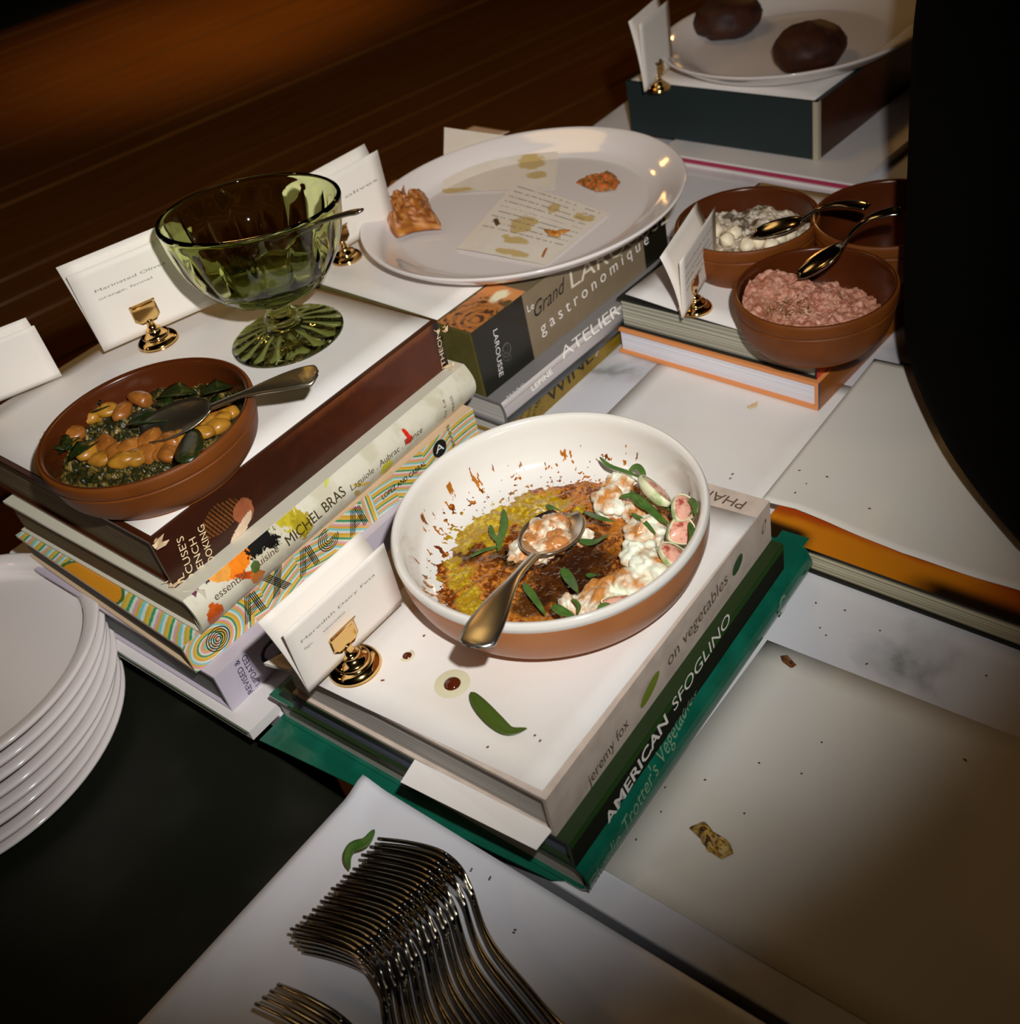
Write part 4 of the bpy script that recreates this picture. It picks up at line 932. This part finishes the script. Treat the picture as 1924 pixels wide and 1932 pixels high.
# beaded ovals in relief round the lower bowl
V = []; F = []
for k in range(9):
    a0 = 2*pi*k/9
    pts = []
    for j in range(17):
        t_ = 2*pi*j/16; aa = a0+.30*cos(t_); zz = .0585+.0075*sin(t_); rr = np.interp(zz, [.043, .052, .066, .083], [.026, .046, .062, .074]); rr = rr*.945+.0006; q_ = _gr @ Vector((rr*cos(aa), rr*sin(aa), zz-.04)); pts.append((q_.x, q_.y, q_.z+.04))
    for i, p in enumerate(pts):
        p = Vector(p); t_ = (Vector(pts[(i+1) % 16])-Vector(pts[(i-1) % 16])).normalized(); s_ = t_.cross(Vector((0, 0, 1))).normalized(); w_ = s_.cross(t_); b0 = len(V)
        for q in range(6): V.append(p+s_*cos(q*pi/3)*.0008+w_*sin(q*pi/3)*.0008)
        if i: F += [(b0-6+q, b0-6+(q+1) % 6, b0+(q+1) % 6, b0+q) for q in range(6)]
fix(mk('relief_ovals', V, F, GLASS, GO, True))
# green sauce left inside, and the small spoon
SAL = mat('green_herb_oil', rgb(112, 110, 20), .15, noise=(rgb(58, 70, 10), 60, .4, .65), coat=.5, bump=.5, bscale=150)
inz = [(.0005, .0512), (.018, .0525), (.035, .0590), (.0475, .0680), (.0505, .0715), (.0005, .0720)]
o = lathe('herb_oil', inz, SAL, None, 48); o.matrix_world = Mg; tag(o, 'green herb oil left in the bottom of the glass goblet', 'sauce')
spoon('thin spoon resting inside the green goblet', at(505, 470, gz+.085), at(684, 397, gz+.134), .040, .026, .004, .0085, name='small_spoon', arch=.003)

# ---------------------------------------------------------------- card clips and cards
def clip(label, base, z, yaw, s=1., m=GOLD):
    T_ = thing('card_clip', label, 'card holder', (base[0], base[1], z), yaw)
    pr_ = smooth_prof([(.0005, .0), (.0155, 0), (.0165, .0012), (.0162, .0030), (.0140, .0052), (.0115, .0062), (.0108, .0085), (.0078, .0105), (.0065, .0120), (.0062, .0135), (.0042, .0150), (.0034, .0175), (.0030, .0215), (.0005, .0215)], 4)
    lathe('base', [(a*s, b*s) for a, b in pr_], m, T_, 48)
    for sy, nm in ((-1, 'jaw'), (1, 'jaw')):
        # plate that curls outwards at its top
        def f(U, V, sy=sy):
            y = sy*(.0021-.0014*ss(.75, .5, V)*ss(0, .3, V)*0+.0034*ss(.74, 1, V))*s; return (U*2-1)*.0105*s*(1-.45*ss(.22, 0, V)), y+0*U, (.0195+.0190*V)*s
        solid(grid(nm, 10, 10, f, m, T_), .0006, sy)
    return T_
def card(label, bl_, br_, z, h, lean_front, lean_back, ext=.006, lines=(), name='menu_card', seg=None):
    """folded card: bottom fold from bl_ to br_, front leaf faces the camera"""
    A = Vector((bl_[0], bl_[1], z)); B_ = Vector((br_[0], br_[1], z)); x = (B_-A); L = x.length; x.normalize(); n = Vector((x.y, -x.x, 0))   # towards the camera side
    Mx = Matrix(((x.x, n.x, 0, A.x), (x.y, n.y, 0, A.y), (x.z, n.z, 1, A.z), (0, 0, 0, 1)))
    Mx = Matrix(((x.x, -n.x, 0, A.x), (x.y, -n.y, 0, A.y), (0, 0, 1, A.z), (0, 0, 0, 1)))
    T_ = thing(name, label, 'card', mtx=Mx)
    def ff(U, V): return L*U, -.0006-np.sin(V*pi/2)*0-lean_front*V**1.6, h*V
    def fbk(U, V): return L*U-ext*V**1.5*.6, .0006+lean_back*V**1.7, h*V+ext*V*1.0
    solid(grid('front_leaf', 8, 12, ff, CARD, T_), .0004, 0); solid(grid('back_leaf', 8, 12, fbk, CARD, T_), .0004, 0)
    for s_, x0, x1, v, hh in lines:
        Vv, Ff = text_mesh(s_, 0, 0); a0, a1 = Vv[:, 0].min(), Vv[:, 0].max(); P = []
        for a, b in Vv:
            X = x0*L+(a-a0)/(a1-a0)*(x1-x0)*L; Z = v*h+b/.7*hh; q = Z/h; P.append((X, -.0012-lean_front*max(q, 0)**1.6, Z))
        mk('lettering', P, Ff, GREYINK, T_)
    return T_
yF = atan2((at(745, 1128, .108)-at(568, 1298, .108)).y, (at(745, 1128, .108)-at(568, 1298, .108)).x)
cF = at(670, 1258, .0958)
clip('brass bell-shaped card clip on the front stack', cF, .0957, yF, 1.12)
a1, b1 = at(568, 1298, .110), at(745, 1128, .110)
off = Vector((0, .0)); mid = (a1+b1)/2
# move the card so that it passes through the jaws
dirF = (b1-a1).normalized(); nF = Vector((dirF.y, -dirF.x, 0)); sh = (cF-a1).dot(nF)
a1 = a1+nF*sh; b1 = b1+nF*sh; a1.z = b1.z = .112
card('folded white menu card in the brass clip on the front stack', a1, b1, .110, .058, .002, .014, lines=[('Meredith Dairy Feta', .10, .84, .70, .0023), ('figs,', .10, .18, .58, .0020), ('vincotto', .28, .50, .58, .0020)])
cLc = at(300, 645, gz); aL, bL = at(185, 645, gz+.013), at(400, 552, gz+.013); dL = (bL-aL).normalized(); nL = Vector((dL.y, -dL.x, 0)); sh = (cLc-aL).dot(nL); aL += nL*sh; bL += nL*sh
clip('brass card clip behind the left dish', cLc, gz, atan2(dL.y, dL.x), 1.15)
card('folded white menu card behind the green goblet at the left', aL, bL, gz+.013, .078, .002, .010, lines=[('Marinated Olives', .14, .72, .70, .0026), ('orange, fennel', .14, .58, .60, .0021)])
c2_ = at(655, 488, .1262); a2, b2 = at(560, 470, .139), at(690, 395, .139); d2 = (b2-a2).normalized(); n2_ = Vector((d2.y, -d2.x, 0)); sh = (c2_-a2).dot(n2_); a2 += n2_*sh; b2 += n2_*sh
clip('brass card clip half hidden behind the green goblet', c2_, .1262, atan2(d2.y, d2.x), 1.0)
card('folded white menu card between goblet and big platter', a2, b2, .139, .078, .002, .012, lines=[('olives', .45, .9, .62, .003)])
cR = at(1312, 583, .0674); aR, bR = at(1280, 600, .080), at(1345, 492, .080); dR = (bR-aR).normalized(); nR = Vector((dR.y, -dR.x, 0)); sh = (cR-aR).dot(nR); aR += nR*sh; bR += nR*sh
clip('brass card clip on the right stack', cR, .0674, atan2(dR.y, dR.x), 1.0)
card('folded white menu card on the right stack in front of the cheese dish', aR, bR, .080, .060, .002, .014, lines=[('Smoked trout', .12, .9, .74, .0028), ('taramasalata', .12, .8, .60, .0026), ('dill, lemon', .12, .86, .48, .0026), ('crackers', .12, .6, .36, .0026)])
# card far left, partly seen
aF, bF = at(-60, 770, ZL+.006), at(112, 700, ZL+.006)
card('white card standing at the far left edge of the left stack', aF, bF, ZL+.0008, .055, .001, .006)
# clip and card on the back box
cK = at(1243, 168, .0894)
clip('small brass card clip on the back box', cK, .0894, R(-30), .95)
aK = at(1222, 172, .104); bK = at(1275, 120, .104); dK = (bK-aK).normalized(); nK = Vector((dK.y, -dK.x, 0)); sh = (cK-aK).dot(nK); aK += nK*sh; bK += nK*sh
card('white menu card on the back box at the top of the picture', aK, bK, .103, .085, .001, .010)

# ---------------------------------------------------------------- drops, leaf and crumbs on the papers
SAUCE = mat('dark_sauce', rgb(74, 26, 8), .08, coat=.6)
OILST = mat('oil_stain', rgb(196, 190, 160), .35)
def drop(px, z, r_, stain, lb):
    p = at(*px, z); T_ = thing('sauce_drop', lb, 'sauce', (p.x, p.y, z))
    lathe('droplet', [(.0002, r_*.45), (r_*.5, r_*.40), (r_*.85, r_*.22), (r_, .0001)], SAUCE, T_, 28)
    lathe('oil_ring', [(.0002, .0001), (stain, .0001), (stain*1.02, .00002)], OILST, T_, 36)
drop((853, 1290), .0958, .0058, .0120, 'larger brown sauce drop with an oil ring on the front sheet')
drop((768, 1237), .0958, .0033, .0055, 'smaller brown sauce drop on the front sheet')
leaf([at(888, 1306, .0975), at(905, 1330, .100), at(935, 1362, .099), at(962, 1380, .0972), at(994, 1374, .0968)], .0052, mat('loose_leaf', rgb(64, 84, 24, 1.1), .4), 'loose tarragon leaf on the front white sheet', fold=.2)
leaf([at(706, 1565, .018), at(690, 1590, .019), at(665, 1600, .018), at(656, 1620, .018), at(660, 1640, .018)], .0042, GREEN, 'loose green leaf beside the fork tips', fold=.3)
scrap('food_scrap', 'amber brown food scrap on the large lower right paper', None, .0012, 0, .006, [rgb(60, 30, 8), rgb(150, 110, 40), rgb(196, 160, 80), rgb(110, 80, 20)], 21, pts=[(1298, 1562), (1330, 1550), (1345, 1570), (1375, 1590), (1384, 1610), (1362, 1622), (1335, 1606), (1318, 1580)])
scrap('food_scrap', 'small dark brown scrap at the top corner of the lower right paper', None, .0012, 0, .004, [rgb(60, 26, 8), rgb(100, 60, 20)], 22, pts=[(1471, 1238), (1485, 1240), (1503, 1256), (1492, 1262), (1476, 1250)])
CR = mat('crumb', rgb(96, 52, 24), .7); 
for k, (x, y, z) in enumerate(((1415, 765, .002), (1426, 760, .002))):
    pass
scrap('food_scrap', 'pale beige smear on the paper below the right stack', None, .0012, 0, .0006, [rgb(206, 184, 150), rgb(196, 170, 130)], 23, pts=[(1408, 768), (1420, 762), (1430, 758), (1428, 768), (1415, 773)])
for grp, z, pl_ in (('crumbs on the front sheet', .0962, [(1009, 1388), (905, 1344), (722, 1284), (800, 1200), (1019, 1398), (920, 1410)]), ('crumbs on the big right sheet', .0272, [(1508, 888), (1521, 913), (1382, 895), (1500, 930), (1640, 960), (1560, 900)]),
                    ('crumbs on the marble', .0006, [(1539, 1138), (1594, 1152), (1547, 1185), (1635, 1253), (1558, 1199), (1660, 1190), (1860, 1275)]), ('crumbs on the lower right paper', .0014, [(1432, 1440), (1330, 1472), (1255, 1486), (1247, 1532), (1404, 1535), (1512, 1460), (1200, 1584), (1550, 1401), (1820, 1434)]),
                    ('crumbs on the fork liner', .0165, [(972, 1755), (890, 1640), (925, 1656)])):
    for px in pl_:
        p = at(*px, z); tag(blob('crumb', (p.x, p.y, z+.0004), (random.uniform(.0007, .0015), .0007, .0005), CR, seed=px[0], n=8, amp=.4, rot=Matrix.Rotation(px[1], 3, 'Z')), 'tiny brown crumb on the '+grp.split(' on the ')[1], 'crumb', grp)

# ---------------------------------------------------------------- fork box
FB = thing('cutlery_box', 'shallow dark box lined with white paper, holding the forks', 'box', (0, 0, -.0318))
GR = mat('grey_box_edge', rgb(96, 92, 86), .5)
bx0, bx1, by0, by1, hz = -.10, .2205, .06, .4535, .0405
box('box_base', bx0, bx1, by0, by1, 0, .004, GR, FB)
for nm, b in (('side_panel', (bx0, bx1, by0, by0+.004, .004, hz)), ('side_panel', (bx0, bx1, by1-.004, by1, .004, hz)), ('side_panel', (bx0, bx0+.004, by0+.004, by1-.004, .004, hz)), ('side_panel', (bx1-.004, bx1, by0+.004, by1-.004, .004, hz))):
    box(nm, *b, GR, FB, .0008)
# filling under the liner so that it lies near the rim
LN = mat('liner_paper', rgb(204, 202, 208), .45, bump=.1, bscale=40)
lz = .0092
def liner(U, V):
    x = bx0-.002+(bx1-bx0+.003)*U; y = by0-.002+(by1-by0+.003)*V
    e = np.minimum(np.minimum(x-bx0, bx1-x), np.minimum(y-by0, by1-y)); d = ss(.0, .03, e)
    z = lz+.0010-.0085*d+.006*fbm(x*22, y*22)*ss(.0, .03, e)+.003*ss(.2, .22, x)*ss(.43, .455, y)*1.5
    return x, y, z
o = grid('paper_liner', 60, 70, liner, LN, None, True); solid(o, .0005, 1); tag(o, 'rumpled white paper liner in the fork box', 'paper')

def make_fork(k):
    """fork standing on its edge: its profile curve lies in the local XY plane, its width runs along Z"""
    T_ = thing('fork', 'steel fork standing on edge, nested in the row of forks', 'fork', (0, 0, 0), 0, 'forks nested in the box')
    # profile from tine tips (s = 0) to handle end
    prof = smooth_prof([(0, 0), (.022, .0015), (.044, .000), (.059, -.006), (.070, -.015), (.078, -.026), (.087, -.038), (.100, -.051), (.124, -.068), (.150, -.085), (.180, -.100)], 4)
    def strip(name, i0, i1, wlo, whi, m=STEELD):
        P = prof[i0:i1+1]; n = len(P); V = []; F = []
        for i, p in enumerate(P):
            f = (i0+i)/(len(prof)-1); V += [(p[0], p[1], wlo(f)), (p[0], p[1], (wlo(f)+whi(f))/2), (p[0], p[1], whi(f))]
        for i in range(n-1):
            for q in range(2): F.append((3*i+q, 3*i+3+q, 3*i+4+q, 3*i+1+q))
        o = mk(name, V, F, m, T_, True); solid(o, .0016, 0); return o
    c = .0125; N = len(prof)-1; it = int(N*.27)
    for q in range(4):
        z0 = c-.0118+q*.0064; strip('tine', 0, it, lambda f, z0=z0: z0+.0012*(1-f/.27), lambda f, z0=z0: z0+.0044-.0012*(1-f/.27))
    strip('fork_head', it, int(N*.46), lambda f: c-.0118+.0085*float(ss(.33, .46, np.array(f))), lambda f: c+.0118-.0085*float(ss(.33, .46, np.array(f))))
    strip('handle', int(N*.46), N, lambda f: c-.0033-.005*float(ss(.55, .95, np.array(f))), lambda f: c+.0033+.005*float(ss(.55, .95, np.array(f))))
    return T_
proto = make_fork(0)
zf = .0065
NF = 24
for k in range(NF):
    f = k/(NF-1)
    tipa = (717+(545-717)*f, 1583+(1762-1583)*f); nka = (868+(705-868)*f, 1650+(1860-1650)*f)
    tip = at(*tipa, zf+.024); nk = at(*nka, zf+.024); d = (nk-tip); yaw = atan2(d.y, d.x)+R(12)
    jit = rr_.uniform(-.003, .003)
    Mk = Matrix.Translation((tip.x+d.normalized().x*jit, tip.y+d.normalized().y*jit, zf+.0006)) @ Matrix.Rotation(yaw, 4, 'Z')
    if k == 0: proto.matrix_world = Mk; WM[proto] = Mk
    else: dup(proto, Mk)
# the last fork has slipped and lies flatter, its tines fanned towards the camera
tip = at(520, 1838, .030); nk = at(660, 1930, .030); d = nk-tip
Ml = Matrix.Translation((tip.x, tip.y, zf+.014)) @ Matrix.Rotation(atan2(d.y, d.x)+R(5), 4, 'Z') @ Matrix.Rotation(R(62), 4, 'X')
fl_ = dup(proto, Ml, 'last steel fork at the left, lying flatter with its tines fanned out'); 
if 'group' in fl_: del fl_['group']

# ---------------------------------------------------------------- person in black at the right
BLKC = mat('black_cloth', (.0022, .0022, .0016), .95, spec=.05, bump=.3, bscale=80)
SKIN = mat('skin', rgb(196, 140, 110, 1.), .5, sss=.1)
def skinned(name, nodes, edges, m, parent, sub=2):
    me = bpy.data.meshes.new(name); me.from_pydata([n[0] for n in nodes], edges, []); o = bpy.data.objects.new(name, me); COL.objects.link(o)
    o.parent = parent; WM[o] = WM[parent]
    sm = o.modifiers.new('skin', 'SKIN'); sm.use_smooth_shade = True
    lay = me.skin_vertices.new(name='') if not me.skin_vertices else me.skin_vertices[0]
    for i, n in enumerate(nodes):
        r_ = n[1]; lay.data[i].radius = (r_, r_) if not isinstance(r_, tuple) else r_
    lay.data[0].use_root = True
    subd(o, sub); me.materials.append(m); return o
PX, PY = 1.03, .120
PE = thing('person', 'person dressed all in black standing at the right, forearm resting on the books', 'person', (PX, PY, FZ))
def L_(x, y, z): return (x-PX, y-PY, z-FZ)
nodes = [(L_(PX, PY, .0), .150), (L_(PX-.01, PY+.0, .16), .150), (L_(PX-.03, PY+.01, .32), .160), (L_(PX-.05, PY+.02, .46), .120), (L_(PX-.06, PY+.02, .53), .055), (L_(PX-.07, PY+.03, .585), .052),
         (L_(.885, .272, .43), .078), (L_(.830, .262, .26), .058), (L_(.785, .245, .092), .056), (L_(.685, .168, .080), .054), (L_(.585, .070, .075), .042),
         (L_(1.20, -.03, .42), .075), (L_(1.25, -.08, .20), .058), (L_(1.24, -.10, -.03), .045), (L_(1.20, -.08, -.22), .033),
         (L_(PX-.02, PY+.09, -.12), .110), (L_(PX-.02, PY+.09, -.45), .078), (L_(PX-.0, PY+.09, -.82), .050), (L_(PX+.02, PY-.09, -.12), .110), (L_(PX+.02, PY-.09, -.45), .078), (L_(PX+.03, PY-.09, -.82), .050)]
edges = [(0, 1), (1, 2), (2, 3), (3, 4), (4, 5), (2, 6), (6, 7), (7, 8), (8, 9), (9, 10), (2, 11), (11, 12), (12, 13), (13, 14), (0, 15), (15, 16), (16, 17), (0, 18), (18, 19), (19, 20)]
skinned('clothed_body', nodes, edges, BLKC, PE)
# head with face and hair
hd = Vector(L_(PX-.085, PY+.03, .70)); hv = []
def head(U, V):
    th = pi*U; ph = 2*pi*V; x = np.sin(th)*np.cos(ph); y = np.sin(th)*np.sin(ph); z = np.cos(th)
    jaw = 1-.22*ss(0, -1, z); nose = .020*np.exp(-((ph-pi)**2/.02+(z+.10)**2/.02))
    brow = -.006*np.exp(-((np.abs(ph-pi)-.38)**2/.03+(z-.08)**2/.01))
    r_ = 1; return hd.x+x*.094*jaw-nose-0*brow+(-brow*-1)*0, hd.y+y*.076*jaw, hd.z+z*.118
grid('head', 40, 64, head, SKIN, PE)
HAIR = mat('dark_hair', (.004, .003, .002), .6)
grid('hair', 24, 48, lambda U, V: (hd.x+.012+np.sin(pi*.56*U)*np.cos(2*pi*V)*.100, hd.y+np.sin(pi*.56*U)*np.sin(2*pi*V)*.084, hd.z+.008+np.cos(pi*.56*U)*.122), HAIR, PE)
for sy in (-1, 1):
    e_ = blob('eye', WM[PE] @ (hd+Vector((-.084, sy*.030, .006))), (.008, .012, .008), mat('eye_white', (.7, .7, .68), .2), amp=0, n=12, parent=PE)
    blob('ear', WM[PE] @ (hd+Vector((.006, sy*.080, -.006))), (.016, .007, .028), SKIN, amp=.05, n=14, parent=PE)
blob('mouth', WM[PE] @ (hd+Vector((-.083, 0, -.058))), (.006, .022, .005), mat('lips', (.35, .12, .1), .4), amp=0, n=14, parent=PE)
# resting hand: palm, four fingers and thumb
hdv = (Vector((.60, .082, .088))-Vector((.715, .172, .100))).normalized(); w0 = Vector((.60, .082, .085)); sd = Vector((-hdv.y, hdv.x, 0)).normalized()
hn = [(L_(*(w0+hdv*.0)), .026), (L_(*(w0+hdv*.045+Vector((0, 0, -.006)))), .026), (L_(*(w0+hdv*.085+Vector((0, 0, -.016)))), .022)]
he = [(0, 1), (1, 2)]
skinned('hand', hn, he, SKIN, PE, 2)
for j, (o_, l_) in enumerate(((-.024, .068), (-.008, .078), (.008, .074), (.024, .060))):
    b0 = w0+hdv*.082+sd*o_+Vector((0, 0, -.016)); pts = [b0, b0+hdv*l_*.45+Vector((0, 0, -.004)), b0+hdv*l_*.75+Vector((0, 0, -.012)), b0+hdv*l_+Vector((0, 0, -.020))]
    tube('finger', pts, [.0095, .0090, .0082, .0060], SKIN, PE, 12)
b0 = w0+hdv*.025-sd*.020+Vector((0, 0, -.012)); tube('thumb', [b0, b0+hdv*.025-sd*.022, b0+hdv*.052-sd*.028+Vector((0, 0, -.01))], [.0110, .0100, .0075], SKIN, PE, 12)
for sy in (-1, 1):
    f0 = Vector((PX+.02, PY+sy*.09, FZ)); tube('shoe', [f0+Vector((.06, 0, .045)), f0+Vector((.0, 0, .050)), f0+Vector((-.09, 0, .036)), f0+Vector((-.17, 0, .028))], [.042, .048, .044, .026], BLKC, PE, 14, flatk=.9)
